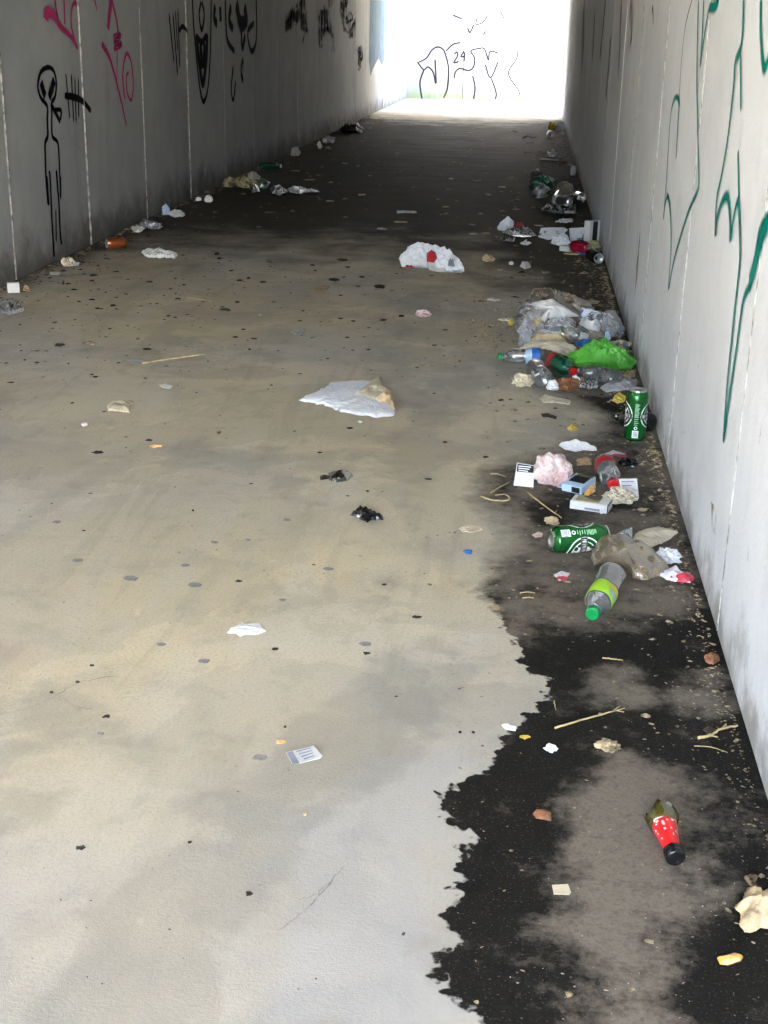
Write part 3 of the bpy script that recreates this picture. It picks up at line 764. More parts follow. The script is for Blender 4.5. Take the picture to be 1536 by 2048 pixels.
def rect_cells(a0, a1, s0, s1, n=8, m=1):
    return [[(a0 + (a1 - a0) * i / n, s0 + (s1 - s0) * j / m), (a0 + (a1 - a0) * (i + 1) / n, s0 + (s1 - s0) * j / m), (a0 + (a1 - a0) * (i + 1) / n, s0 + (s1 - s0) * (j + 1) / m), (a0 + (a1 - a0) * i / n, s0 + (s1 - s0) * (j + 1) / m)] for i in range(n) for j in range(m)]
def ring_cells(ac, sc, ra, rs_, k0, k1, n=36):
    """elliptic ring on a cylinder between scale k0 and k1"""
    o = []
    for i in range(n):
        t0, t1 = 2 * math.pi * i / n, 2 * math.pi * (i + 1) / n
        P_ = lambda t, k: (ac + ra * k * math.cos(t), sc + rs_ * k * math.sin(t))
        o.append([P_(t0, k0), P_(t0, k1), P_(t1, k1), P_(t1, k0)] if k0 > 0 else [P_(t0, 0), P_(t0, k1), P_(t1, k1)])
    return o
def disc_cells(ac, sc, ra, rs_, k1):
    return ring_cells(ac, sc, ra, rs_, k1 * .5, k1) + ring_cells(ac, sc, ra, rs_, 0, k1 * .5)

def axis_root(name, A, B, r, label, cat, group=None, roll=0.0):
    """Empty whose local Z runs from A to B (world points at height r); local X points up when roll = 0"""
    z = (B - A).normalized(); up = Vector((0, 0, 1)); x = (up - z * up.dot(z)).normalized(); y = z.cross(x)
    M = Matrix((x, y, z)).transposed().to_4x4() @ Matrix.Rotation(roll, 4, 'Z')
    M.translation = A
    o = bpy.data.objects.new(name, None); COL.objects.link(o); o.empty_display_size = .05; o.matrix_world = M
    return tag(o, label, cat, group)

def bottle(px_cap, px_end, r, mats, label, dent=.03, rcap=.0145, length=None, zoff=0.0, bands=(), waist=.0, ribs=0, name='plastic_bottle', rb=None, roll=0, caps=True, sink=0.0, rot_end=None):
    """PET bottle lying on the floor, cap first. mats = (body, cap); bands = [(s0,s1,mat)] as fractions of length"""
    SEED[0] += 1; sd_ = SEED[0]
    A = fl(*px_cap, r + zoff); B = fl(*px_end, r + zoff); z = (B - A).normalized(); L = length or (B - A).length
    A.z = max(rcap * 1.05, r * .72) + zoff
    B = A + (B - A).normalized() * L; B.z = r + zoff
    root = axis_root(name, A, B, r, label, 'bottle', roll=roll)
    pr = [(.0, rcap * .78), (.016, rcap * .78), (.017, rcap * 1.12), (.020, rcap * 1.12), (.021, rcap * .85), (.03, rcap * .9)]
    sh = min(.34 * L, .085)
    for k in range(1, 8):
        t = k / 7; pr.append((.03 + (sh - .03) * t, rcap * .9 + (r - rcap * .9) * math.sin(t * math.pi / 2) ** 1.1))
    n = 26
    for k in range(1, n + 1):
        s = sh + (L - .012 - sh) * k / n; q = r
        if waist: q *= 1 - waist * math.exp(-((s - .55 * L) / (.09 * L)) ** 2)
        if ribs and .35 < s / L < .85: q *= 1 + .035 * math.sin(s * ribs)
        pr.append((s, q))
    pr += [(L - .006, r * .93), (L, r * .72), (L - .004, r * .4), (L - .009, r * .05)]
    link('body', lathe('body', pr, 40, dent, sd_), mats[0], root)
    link('neck_ring', lathe('neck_ring', [(.0175, rcap * .9), (.0178, rcap * 1.16), (.0198, rcap * 1.16), (.020, rcap * .9)], 24, cap0=False, cap1=False), mats[0], root)
    if caps:
        cp = [(-.002, rcap * .6), (-.003, rcap * .88), (-.0015, rcap), (.0145, rcap), (.015, rcap * .82)]
        c = link('cap', lathe('cap', cp, 32), mats[1], root)
    for s0, s1, mt in bands:
        def rad(s):
            for (a, ra), (b, rb_) in zip(pr[:-1], pr[1:]):
                if a <= s <= b and b > a: return ra + (rb_ - ra) * (s - a) / (b - a)
            return r
        P_ = [(L * (s0 + (s1 - s0) * i / 12), rad(L * (s0 + (s1 - s0) * i / 12)) * 1.006 + .0004) for i in range(13)]
        link('label', lathe('label', P_, 40, dent, sd_, False, False), mt, root)
    return root, L, sd_

def can_profile(r, h):
    return [(0.0, r * .62), (.001, r * .72), (.004, r * .80), (.012, r * .985), (.015, r), (h - .022, r), (h - .014, r * .955), (h - .006, r * .84), (h - .003, r * .81)]
def can_parts(root, r, h, mat, dent=0.0, seed=0, bite=None):
    pr = can_profile(r, h); full = []
    for (a, ra), (b, rb_) in zip(pr[:-1], pr[1:]):
        k = 14 if b - a > .05 else 2
        for i in range(k): full.append((a + (b - a) * i / k, ra + (rb_ - ra) * i / k))
    full.append(pr[-1])
    link('body', lathe('body', full, 44, dent, seed, False, False), mat, root)
    link('base', lathe('base', [(.011, .0005), (.009, r * .35), (.003, r * .60), (-.0004, r * .66), (.0012, r * .73), (.004, r * .803)], 44, cap0=False, cap1=False), 'aluminium', root)
    lid = link('lid', lathe('lid', [(h - .0032, r * .812), (h + .0006, r * .83), (h + .001, r * .80), (h - .0005, r * .76), (h - .005, r * .74), (h - .005, r * .05)], 44, cap0=False), 'aluminium', root)
    tab = []
    for k in range(14):
        a = 2 * math.pi * k / 14; tab.append((.007 * math.cos(a), .011 * math.sin(a) - .004))
    v = [(x, y, h - .0042) for x, y in tab] + [(x, y, h - .0028) for x, y in tab]; n = 14
    f = [tuple(range(n - 1, -1, -1)), tuple(range(n, 2 * n))] + [(i, (i + 1) % n, n + (i + 1) % n, n + i) for i in range(n)]
    link('tab', mesh('tab', v, f), 'aluminium', lid)
    hole = [(.011 * math.cos(2 * math.pi * k / 16), .008 * math.sin(2 * math.pi * k / 16) + .0125, h - .0048) for k in range(16)]
    link('mouth', mesh('mouth', hole, [tuple(range(16))]), 'print_black', lid)
def can_print(root, r, h, dent=0.0, seed=0, front=math.pi):
    """oval badges, banner, barcode, recycling ring and lines of small print"""
    body = next(c for c in root.children if c.name.startswith('body'))
    def P_(name, cells, mat, lay):
        link(name, wrap(name, r + .00025 * lay, cells, dent, seed), mat, body)
    for ac in (front + math.pi / 2, front - math.pi / 2):
        ra, rs_ = 1.2, .040; sc = h * .53
        P_('badge_rim', ring_cells(ac, sc, ra, rs_, .92, 1.0), 'print_white', 1)
        P_('badge_field', disc_cells(ac, sc, ra, rs_, .72), 'print_white', 1)
        P_('badge_ring', ring_cells(ac, sc, ra, rs_, .74, .90), 'can_green', 1)
        P_('banner', rect_cells(ac - ra * .97, ac + ra * .97, sc - .010, sc + .007, 24), 'print_black', 2)
        P_('banner_edge', rect_cells(ac - ra * .97, ac + ra * .97, sc + .0055, sc + .007, 24) + rect_cells(ac - ra * .97, ac + ra * .97, sc - .010, sc - .0085, 24), 'print_dark_red', 3)
        rr = random.Random(4); L_c = []; a = ac - ra * .85
        while a < ac + ra * .85:
            w = rr.uniform(.05, .09)
            L_c += rect_cells(a, a + w * .38, sc - .0065, sc + .0035, 1); 
            if rr.random() < .7: L_c += rect_cells(a, a + w, sc + rr.choice((-.0065, -.002, .002)), sc + .0035, 1)
            a += w + .045
        P_('banner_lettering', L_c, 'print_white', 4)
        for q in ((-.35, .020, .16, .006), (.32, .021, .18, .006), (0, .023, .14, .005), (-.3, -.020, .2, .005), (.3, -.021, .2, .005)):
            P_('badge_leaf', disc_cells(ac + q[0], sc + q[1], q[2], q[3], 1.0), 'print_black', 2)
    wa = .0085 / r
    P_('barcode_panel', rect_cells(front - wa * 1.1, front + wa * 1.1, .017, .040, 6), 'print_white', 1)
    rr = random.Random(9); cells = []; s = .0195
    while s < .0375:
        w = rr.choice((.0006, .001, .0015)); cells += rect_cells(front - wa * .8, front + wa * .8, s, s + w, 5); s += w + rr.choice((.0006, .0009))
    P_('barcode', cells, 'print_grey', 2)
    P_('recycling_ring', ring_cells(front, .048, .0052 / r, .0052, .55, 1.0, 20), 'print_white', 1)
    cells = []; s = .057
    while s < h - .035:
        cells += rect_cells(front - .006 / r, front + rr.uniform(.004, .008) / r, s, s + .0022, 3); s += rr.choice((.0032, .0036, .006))
    P_('small_print', cells, 'print_mint', 1)
def lying_can(pxA, pxB, r, mat, label, dent=.03, roll=0.0, h=None, printed=False, front=None, name='drink_can'):
    """can on its side: pxA = centre of the base end, pxB = centre of the lid end"""
    SEED[0] += 1
    A = fl(*pxA, r); B = fl(*pxB, r); L = h or (B - A).length
    root = axis_root(name, A, B, r, label, 'can', roll=roll)
    can_parts(root, r, L, mat, dent, SEED[0])
    if printed: can_print(root, r, L, dent, SEED[0], front)
    return root

def box_thing(name, px, py, sx, sy, sz, yaw, mat, label, cat, parts=(), tiltx=0.0):
    """small carton; parts = [(name, lo, hi, mat)] in local metres"""
    b = fl(px, py); o = thing(name, (b.x, b.y, 0.0015), label, cat, rot=(tiltx, 0, yaw))
    link('carton', box_mesh('carton', (-sx / 2, -sy / 2, 0), (sx / 2, sy / 2, sz), .0012), mat, o)
    for nm, lo, hi, mt in parts: link(nm, box_mesh(nm, lo, hi, 0), mt, o)
    return o
def chip(name, px, py, w, d, h, mat, label, cat, group=None, yaw=None, seed=None, n=14):
    """small thick irregular flake; w,d in metres"""
    SEED[0] += 1; r = random.Random(seed or SEED[0]); b = fl(px, py); v = []; f = []
    rad = [r.uniform(.5, 1.3) for _ in range(n)]
    for lay, s in ((0.0, .92), (.6, 1.0), (1.0, .72)):
        for k in range(n):
            a = 2 * math.pi * k / n; v.append((w / 2 * rad[k] * s * math.cos(a), d / 2 * rad[k] * s * math.sin(a), .0004 + h * lay * (r.uniform(.75, 1.1) if lay else 1)))
    for l in range(2):
        for k in range(n): j = (k + 1) % n; f.append((l * n + k, l * n + j, (l + 1) * n + j, (l + 1) * n + k))
    f.append(tuple(range(n - 1, -1, -1))); v.append((0, 0, .0004 + h * r.uniform(.5, 1.0))); f += [(2 * n + k, 2 * n + (k + 1) % n, 3 * n) for k in range(n)]
    o = link(name, mesh(name, v, f), mat); o.location = (b.x, b.y, 0); o.rotation_euler = (0, 0, r.uniform(0, 6.28) if yaw is None else yaw)
    return tag(o, label, cat, group)

# ------------------------------------------------------------------ litter, near to far
def box_px(name, pL, pR, depth, hgt, mat, label, cat, parts=None, tilt=0.0):
    """carton whose front bottom edge runs between two photo pixels; parts(len) -> [(name, lo, hi, mat)]"""
    a = fl(*pL); b = fl(*pR); d = b - a; L = d.length
    o = thing(name, ((a.x + b.x) / 2, (a.y + b.y) / 2, .0015), label, cat, rot=(tilt, 0, math.atan2(d.y, d.x)))
    link('carton', box_mesh('carton', (-L / 2, 0, 0), (L / 2, depth, hgt), .0012), mat, o)
    for nm, lo, hi, mt in (parts(L) if parts else ()): link(nm, box_mesh(nm, lo, hi, 0), mt, o)
    return o
def lens(p, q, w, n=7):
    """leaf-shaped outline between photo pixels p and q, half width w px (vertical)"""
    up = []; dn = []
    for k in range(n + 1):
        t = k / n; x = p[0] + (q[0] - p[0]) * t; y = p[1] + (q[1] - p[1]) * t; s = math.sin(math.pi * t) ** .7 * w
        up.append((x, y - s))
        if 0 < k < n: dn.append((x, y + s))
    return up + dn[::-1]
def oval(cx, cy_, rx, ry, n=14, j=.12, seed=0):
    r = random.Random(seed or int(cx * 7 + cy_)); 
    return [(cx + rx * math.cos(2 * math.pi * k / n) * r.uniform(1 - j, 1 + j), cy_ + ry * math.sin(2 * math.pi * k / n) * r.uniform(1 - j, 1 + j)) for k in range(n)]

# -- broken bottle neck
A = fl(1351, 1716, .015); B = fl(1327, 1655, .017); A.z = .0155; B.z = .022
nk = axis_root('broken_bottle', A, B, .015, 'broken bottle neck with red foil, black top and olive glass shards', 'bottle')
link('stopper', lathe('stopper', [(-.002, .008), (-.003, .0125), (.0, .0148), (.006, .0152), (.0075, .0140), (.009, .0150), (.016, .0150), (.0175, .0138), (.019, .0126)], 40), 'black_plastic', nk)
Ln = (B - A).length
foil = link('foil', lathe('foil', [(.018, .0122), (.03, .0128), (Ln * .55, .0150), (Ln * .85, .0178), (Ln + .008, .0205), (Ln + .0085, .0195)], 40, cap0=False, cap1=False), 'red_plastic', nk)
rr = random.Random(5); cells = []
for k in range(26):
    a0 = rr.uniform(-1.6, 1.6); s0 = rr.uniform(.035, Ln); cells += [[(a0, s0), (a0 + rr.uniform(.1, .3), s0), (a0 + rr.uniform(.1, .3), s0 + rr.uniform(.002, .006)), (a0, s0 + .004)]]
def cone_r(s): return .0128 + (.0205 - .0128) * (s - .03) / max(.01, Ln + .008 - .03) + .0006
me = wrap('foil_print', 1.0, cells)
for v in me.vertices:
    q = cone_r(v.co.z); v.co.x *= q; v.co.y *= q
link('foil_print', me, 'pink_tissue', foil)
gv = []; gf = []; N = 30
for i in range(N):
    a = 2 * math.pi * i / N; tip = Ln + .006 + .03 * max(.12, mnoise.noise(Vector((math.cos(a) * 1.9 + 3.3, math.sin(a) * 1.9, 2))) * 1.5 + .45)
    for s, q in ((Ln - .004, .0193), (Ln + .004, .0205), ((Ln + tip) / 2, .0235), (tip, .026)):
        gv.append((q * math.cos(a), q * math.sin(a), s))
for i in range(N):
    j = (i + 1) % N
    for k in range(3): gf.append((4 * i + k, 4 * j + k, 4 * j + k + 1, 4 * i + k + 1))
gm_ = link('glass', mesh('glass', gv, gf, True), 'olive_glass', nk); sm = gm_.modifiers.new('thick', 'SOLIDIFY'); sm.thickness = .0025

# -- near right corner
sheet('crumpled_paper', [(1468, 1822), (1485, 1802), (1490, 1785), (1503, 1780), (1512, 1790), (1520, 1802), (1545, 1800), (1578, 1815), (1582, 1850), (1545, 1868), (1520, 1862), (1505, 1872), (1488, 1873), (1478, 1855), (1482, 1838)], 'bread_tan',
      'crumpled buff kitchen paper lying on the black wet floor', 'paper', amp=.022, wl=.035, lift=.018, solid=True, smooth=True)
stick('frayed_stick', [(1500, 1762), (1515, 1782), (1545, 1815)], .0045, 'twig_bark', 'short brown stick with a frayed grey end beside buff kitchen paper', r1=.0055, twigs=[[(1502, 1766), (1493, 1754)], [(1502, 1766), (1502, 1752)], [(1502, 1766), (1510, 1753)]])
sheet('orange_peel', [(1435, 1917), (1450, 1914), (1470, 1908), (1486, 1913), (1482, 1922), (1468, 1926), (1455, 1930), (1440, 1928)], 'orange_peel', 'strip of orange peel on the wet black floor', 'peel', amp=.004, wl=.02, lift=.004, th=.002, smooth=True)
sheet('paper_scrap', [(1104, 1770), (1136, 1768), (1142, 1784), (1138, 1789), (1108, 1788)], 'cream_paper', 'small cream card square on wet floor', 'scrap', amp=.001, rag=.01, th=.0012)
sheet('dry_leaf', [(1066, 1628), (1072, 1621), (1090, 1621), (1102, 1628), (1103, 1642), (1090, 1640), (1072, 1637)], 'leaf_brown', 'reddish brown leaf lying on the dark wet stain', 'leaf', amp=.003, wl=.02, lift=.005, smooth=True)
stick('straw_stalk', [(1110, 1456), (1160, 1441), (1232, 1421)], .0022, 'straw', 'long dry yellow stalk with a forked tip on wet floor', twigs=[[(1232, 1421), (1250, 1416)], [(1232, 1421), (1248, 1424)], [(1225, 1422), (1240, 1412)]])
stick('forked_twig', [(1396, 1476), (1420, 1471), (1442, 1458), (1476, 1452)], .003, 'straw', 'forked tan twig reaching the foot of the pale wall', twigs=[[(1442, 1458), (1452, 1448)], [(1420, 1471), (1436, 1474)]])
sheet('dry_leaf', lens((1406, 1460), (1434, 1462), 6), 'leaf_dark', 'black rotten leaf behind the forked tan twig', 'leaf', amp=.003, wl=.02, lift=.004)
ball('plant_debris', 1217, 1502, 42, 16, 'crumb_tan', 'brown tangle of crumbled leaf on black wet floor', 'leaf', rough=.9, sub=3)
stick('grass_stem', [(1388, 1492), (1420, 1494), (1455, 1505)], .001, 'straw', 'thin curved grass stem below the forked twig', 'grass stem')
stick('grass_stem', [(1205, 1316), (1225, 1318), (1246, 1321)], .0014, 'straw', 'short pale stem on the dark brown damp band', 'grass stem')
stick('grass_stem', [(1108, 1402), (1110, 1412), (1112, 1420)], .0012, 'straw', 'tiny upright straw bit at the edge of the dark stain', 'grass stem')
sheet('foam_flake', [(1003, 1450), (1015, 1448), (1033, 1455), (1031, 1461), (1012, 1458)], 'white_tissue', 'white foam flake on the ragged rim of the wet stain', 'scrap', amp=.003, lift=.003, th=.002)
ball('feather_tuft', 1101, 1505, 20, 15, 'white_tissue', 'fluffy whitish tuft on the black wet stain', 'tuft', rough=1.0, sub=3, wl=.2)
chip('leaf_crumb', 1049, 1476, .013, .02, .003, 'leaf_yellow', 'yellow oval seed beside the white foam flake', 'seed')
sheet('dry_leaf', [(1408, 1316), (1420, 1309), (1436, 1312), (1440, 1322), (1426, 1330), (1412, 1326)], 'leaf_brown', 'dark red and yellow leaf curled against the pale wall', 'leaf', amp=.006, wl=.02, lift=.008)
sheet('paper_scrap', [(982, 1210), (998, 1214), (1000, 1219), (986, 1217)], 'tan_card', 'orange-tan chip just outside the damp brown patch', 'scrap', amp=.001, th=.0012)
stick('split_straw', [(1040, 1186), (1055, 1184), (1070, 1186)], .0014, 'straw', 'one of two short parallel straws beside the lime bottle', 'straw')
stick('split_straw', [(1045, 1196), (1058, 1195), (1068, 1196)], .0014, 'straw', 'shorter of two parallel straws beside the lime bottle', 'straw')

# -- lime-label bottle, dirty bag, lying can
bt, L, sd_ = bottle((1185, 1220), (1226, 1146), .031, ('clear_pet', 'green_cap'), 'crushed clear bottle with lime label and green cap', dent=.10, bands=[(.27, .52, 'lime_label'), (.255, .27, 'navy_print'), (.52, .535, 'navy_print')])
cells = []
lab = [c for c in bt.children if c.name.startswith('label')][0]
link('label_print', wrap('label_print', .0322, disc_cells(.9, L * .45, .5, .013, 1.0), .10, sd_), 'yellow_print', lab)
link('label_print', wrap('label_print', .0322, rect_cells(.7, 1.6, L * .30, L * .385, 8), .10, sd_), 'pale_blue', lab)
sheet('plastic_bag', [(1190, 1090), (1205, 1080), (1230, 1077), (1262, 1085), (1290, 1095), (1315, 1118), (1336, 1140), (1320, 1155), (1290, 1166), (1266, 1160), (1250, 1140), (1235, 1128), (1205, 1130), (1186, 1140), (1182, 1115)], 'dirty_bag',
    'muddy translucent plastic bag between the lying can and the wall', 'bag', tilt=12, lift=.022, amp=.024, wl=.10, base=1166, rag=.04, smooth=True)
sheet('plastic_bag', [(1222, 1078), (1240, 1064), (1264, 1057), (1268, 1075), (1262, 1088), (1240, 1086)], 'grey_film', 'pale pinkish film wrapper behind the muddy bag', 'wrapper', tilt=30, base=1090, amp=.02, wl=.03, solid=True)
sheet('paper_sheet', [(1268, 1070), (1290, 1060), (1318, 1055), (1357, 1065), (1335, 1082), (1298, 1097), (1262, 1088)], 'cream_paper', 'flat beige paper sheet pointing at the wall behind muddy bag', 'paper', amp=.005, wl=.06, lift=.012, tilt=8)
sheet('paper_scrap', [(1266, 1082), (1296, 1087), (1296, 1094), (1270, 1090)], 'red_print', 'thin red strip beside the beige paper sheet', 'scrap', tilt=18, base=1096, amp=.002)
ball('tissue', 1335, 1127, 46, 26, 'white_tissue', 'bright white tissue wad by the wall above a wrapper', 'tissue', rough=.8)
sheet('wrapper', [(1320, 1152), (1345, 1138), (1360, 1150), (1388, 1160), (1380, 1168), (1350, 1165), (1332, 1160)], 'red_white_print', 'red, white and blue wrapper at the tip of the muddy bag', 'wrapper', amp=.012, wl=.04, lift=.012)
can1 = lying_can((1101, 1080), (1212, 1073), .033, 'can_green', 'dented green beer can lying on its side', dent=.085, printed=True, front=.75)
sheet('paper_scrap', [(1108, 1150), (1122, 1143), (1140, 1147), (1132, 1160), (1118, 1162)], 'red_white_print', 'tiny blue and orange foil scrap beside the lime bottle', 'scrap', amp=.004, wl=.01)
ball('bread_crust', 1103, 1050, 28, 15, 'bread_tan', 'crumbled tan crust above the lying green can', 'crust', rough=.8, sub=3)
sheet('paper_scrap', [(1064, 1070), (1076, 1064), (1086, 1067), (1084, 1074), (1070, 1075)], 'pink_tissue', 'pale pink scrap touching the lying can base', 'scrap', amp=.003)

# -- cartons, tissue and red-capped bottle
stick('straw_stalk', [(1055, 985), (1090, 1012), (1123, 1036)], .0024, 'straw', 'straight dry stalk above the lying green can', twigs=[[(1110, 1026), (1114, 1020)]])
def pk1(L):
    return [('end_panel', (L / 2 - .001, -.0005, -.0003), (L / 2 + .0008, .0555, .0225), 'print_black'), ('flap', (L / 2 - .018, -.0012, -.0014), (L / 2 - .012, .012, .020), 'white_paper'), ('inner_foil', (-L / 2 + .012, .006, .0222), (L / 2 - .026, .05, .0245), 'gold_print')] + \
           [('end_stripe', (L / 2 + .0005, .008 + .013 * k, .003), (L / 2 + .0014, .011 + .013 * k, .018), 'print_white') for k in range(4)] + [('side_print', (-.01, -.0014, .004), (L / 2 - .02, -.0003, .009), 'print_grey')]
box_px('cigarette_pack', (1139, 1018), (1214, 1029), .055, .022, 'white_paper', 'open white cigarette pack with a striped black end', 'carton', pk1)
def pk2(L):
    return [('picture', (-L / 2 + .008, .025, .0212), (L / 2 - .006, .065, .0226), 'print_black'), ('picture', (-L / 2 + .01, .068, .0212), (L / 2 - .004, .082, .0226), 'gold_print'), ('front_print', (L / 2 - .03, -.0009, .003), (L / 2 - .006, .0002, .018), 'print_black'), ('lid_flap', (-L / 2 - .018, .006, .004), (-L / 2 + .001, .05, .0065), 'pale_blue')]
box_px('cigarette_pack', (1123, 982), (1163, 991), .085, .021, 'pale_blue', 'pale blue cigarette pack with a dark picture on top', 'carton', pk2, tilt=math.radians(6))
sheet('orange_chip', [(1168, 990), (1176, 979), (1192, 971), (1190, 983), (1178, 991)], 'orange_peel', 'orange-brown crisp beside the pale blue cigarette pack', 'crisp', amp=.003, lift=.01, th=.0016, smooth=True)
b2, L2, s2 = bottle((1227, 963), (1204, 918), .030, ('clear_pet', 'red_plastic'), 'clear bottle with bright red cap beside folded receipt', dent=.06, rcap=.0145, bands=[(.62, .84, 'red_print')], length=.17)
r1 = thing('receipt', fl(1258, 990), 'folded white printed receipt beside the red-capped bottle', 'paper')
sheet('page', [(1237, 958), (1274, 957), (1278, 997), (1244, 990)], 'white_paper', None, None, parent=r1, tilt=32, base=997, amp=.004, wl=.05, rag=.01)
for k in range(4):
    y = 962 + k * 8; sheet('print_line', [(1243 + k, y), (1268 + k - 6 * (k % 2), y), (1268 + k - 6 * (k % 2), y + 2), (1243 + k, y + 2)], 'print_grey', None, None, parent=r1, tilt=33.5, base=997.5, amp=.0, rag=0, nb=8, rings=2)
ball('tissue', 1101, 972, 73, 64, 'pink_tissue', 'large crumpled pinkish paper napkin next to black-topped card', 'tissue', rough=.42)
c1 = thing('leaflet_card', fl(1048, 972), 'white card with a black printed top leaning on a napkin', 'card')
sheet('page', [(1034, 925), (1069, 931), (1067, 975), (1027, 971)], 'white_paper', None, None, parent=c1, tilt=52, base=975, amp=.002, wl=.08, rag=.005)
sheet('printed_band', [(1035, 927), (1068, 932), (1067, 946), (1033, 943)], 'print_black', None, None, parent=c1, tilt=53, base=975.3, amp=.0, rag=0, nb=12, rings=2)
for k in range(3): sheet('print_line', [(1037, 931 + 4.2 * k), (1062 - 3 * k, 933.5 + 4.2 * k), (1062 - 3 * k, 935.2 + 4.2 * k), (1037, 932.8 + 4.2 * k)], 'print_white', None, None, parent=c1, tilt=53.8, base=975.5, amp=0, rag=0, nb=8, rings=2)
ball('tissue', 1238, 1008, 56, 26, 'cream_paper', 'cream crumpled wrapper between the receipt and white pack', 'wrapper', rough=.6)
ball('paper_scrap', 1266, 1003, 20, 12, 'cream_paper', 'small cream wad tucked under the folded receipt', 'scrap', rough=.6, sub=3)
sheet('paper_cup', [(1118, 893), (1132, 889), (1150, 887), (1165, 896), (1190, 899), (1194, 903), (1165, 902), (1150, 905), (1130, 900)], 'white_paper', 'flattened white paper cup lid with torn end', 'cup', amp=.012, wl=.03, lift=.018, tilt=12)
ball('bread_crust', 1161, 897, 18, 14, 'bread_tan', 'tan crumb resting on the flattened white cup', 'crust', rough=.6, sub=3)
sheet('card_scrap', [(1153, 921), (1170, 917), (1184, 918), (1182, 929), (1154, 932)], 'tan_card', 'tan cardboard scrap beside a curved twig', 'scrap', amp=.005, wl=.03, lift=.006)
stick('curved_twig', [(1136, 946), (1148, 930), (1170, 918), (1195, 905), (1214, 879)], .0026, 'twig_bark', 'curved brown twig leading up to the standing can', r1=.0022, twigs=[[(1214, 879), (1224, 878)]])
sheet('wrapper', [(1210, 908), (1226, 901), (1252, 909), (1255, 914), (1236, 913)], 'red_white_print', 'flat red and white sweet wrapper behind the red-capped bottle', 'wrapper', amp=.004, wl=.03)
ball('black_scrap', 1256, 934, 36, 16, 'black_film', 'crumpled black plastic scrap beside the red-capped bottle', 'scrap', rough=.7, sub=3)
ball('dark_leaf', 1266, 911, 24, 9, 'leaf_dark', 'dark green leaf bits behind the black plastic scrap', 'leaf', rough=.8, sub=3)
for k, (x, y, x2, y2) in enumerate([(1296, 912, 1318, 905), (1300, 900, 1322, 912), (1308, 920, 1325, 908), (1293, 904, 1310, 894)]):
    stick('grass_stem', [(x, y), ((x + x2) / 2, (y + y2) / 2 - 2), (x2, y2)], .002, 'straw', 'dry grass stem in the tuft against the pale wall below the standing can', 'grass stem', group='grass tuft against the pale wall')
stick('curled_straw', [(962, 993), (985, 1000), (1012, 1001), (1019, 996), (1010, 989), (990, 990)], .0024, 'straw', 'curled pale straw at the rim of the damp patch', 'straw')
stick('grass_stem', [(981, 986), (1000, 974), (1018, 965)], .0017, 'straw', 'thin straw slanting above the curled straw', 'grass stem')
stick('grass_stem', [(981, 948), (995, 948), (1012, 954)], .0015, 'straw', 'short pale stem beside the black-topped card', 'grass stem')
sheet('paper_scrap', [(918, 1058), (935, 1051), (960, 1054), (965, 1060), (945, 1066), (925, 1064)], 'cream_paper', 'pale torn scrap on dry floor beside the lying green can', 'scrap', amp=.006, wl=.02)
chip('bottle_cap', 936, 1106, .02, .02, .006, 'blue_plastic', 'tiny blue plastic cap on the dry floor', 'cap')

# -- standing can and neighbours
cb = fl(1268, 881); can2 = thing('drink_can', (cb.x, cb.y, 0), 'green beer can standing upright by the pale wall', 'can')
can_parts(can2, .033, .160, 'can_green', .018, 3); can_print(can2, .033, .160, .018, 3, -1.62)
bottle((1226, 826), (1306, 846), .030, ('dark_glass', 'black_plastic'), 'dark glass bottle lying behind the standing green can', dent=0, rcap=.012, name='glass_bottle', caps=False)
sheet('yellow_leaf', [(1224, 803), (1229, 792), (1238, 786), (1252, 794), (1250, 804), (1236, 808)], 'leaf_yellow', 'crinkled yellow leaf behind the standing can', 'leaf', tilt=30, base=808, amp=.012, wl=.02)
sheet('card_strip', [(1080, 799), (1088, 791), (1115, 797), (1143, 803), (1138, 810), (1110, 806), (1086, 806)], 'cream_paper', 'ridged cream card strip in front of the bottle pile', 'card', amp=.006, wl=.012, lift=.004)
sheet('black_scrap', [(1082, 828), (1095, 827), (1113, 833), (1113, 839), (1098, 835), (1085, 834)], 'leaf_dark', 'jagged black sliver below the cream card strip', 'scrap', amp=.004)
ball('dry_flower', 1144, 862, 16, 12, 'leaf_yellow', 'small withered yellow flower head on the floor', 'flower', rough=.9, sub=3)

# -- the pile of bottles and bags by the wall
bottle((997, 709), (1086, 711), .029, ('clear_pet', 'green_cap'), 'clear water bottle with green cap and blue label at the pile edge', dent=.05, waist=.10, bands=[(.60, .74, 'pale_blue'), (.74, .92, 'blue_plastic')])
bottle((1147, 739), (1090, 713), .030, ('green_pet', 'red_plastic'), 'dark green bottle with red cap in the pile', dent=.04, bands=[(.74, .93, 'red_print')], length=.16)
bottle((1066, 722), (1086, 758), .036, ('clear_pet', 'pink_tissue'), 'clear bottle lying base outward in front of the green-capped bottle', dent=.05, bands=[(.45, .7, 'clear_pet')], caps=True)
bottle((1153, 737), (1236, 758), .032, ('dark_pet', 'red_plastic'), 'ribbed crushed clear bottle in front of the lime green bag', dent=.12, ribs=420, caps=False)
bag('plastic_bag', [(1133, 713), (1156, 708), (1166, 696), (1182, 690), (1212, 685), (1232, 704), (1256, 708), (1273, 729), (1262, 741), (1240, 743), (1222, 735), (1174, 728), (1150, 731), (1137, 720)], 'lime_bag', 'bright lime green plastic bag against the wall', 'bag', tilt=26, lift=.03, amp=.055, wl=.038, smooth=False)
sheet('leaflet', [(1219, 684), (1240, 681), (1265, 685), (1256, 698), (1240, 708), (1224, 698)], 'leaflet_print', 'colour-printed leaflet propped behind the lime green bag', 'leaflet', tilt=42, base=712, amp=.006, wl=.06, rag=.02)
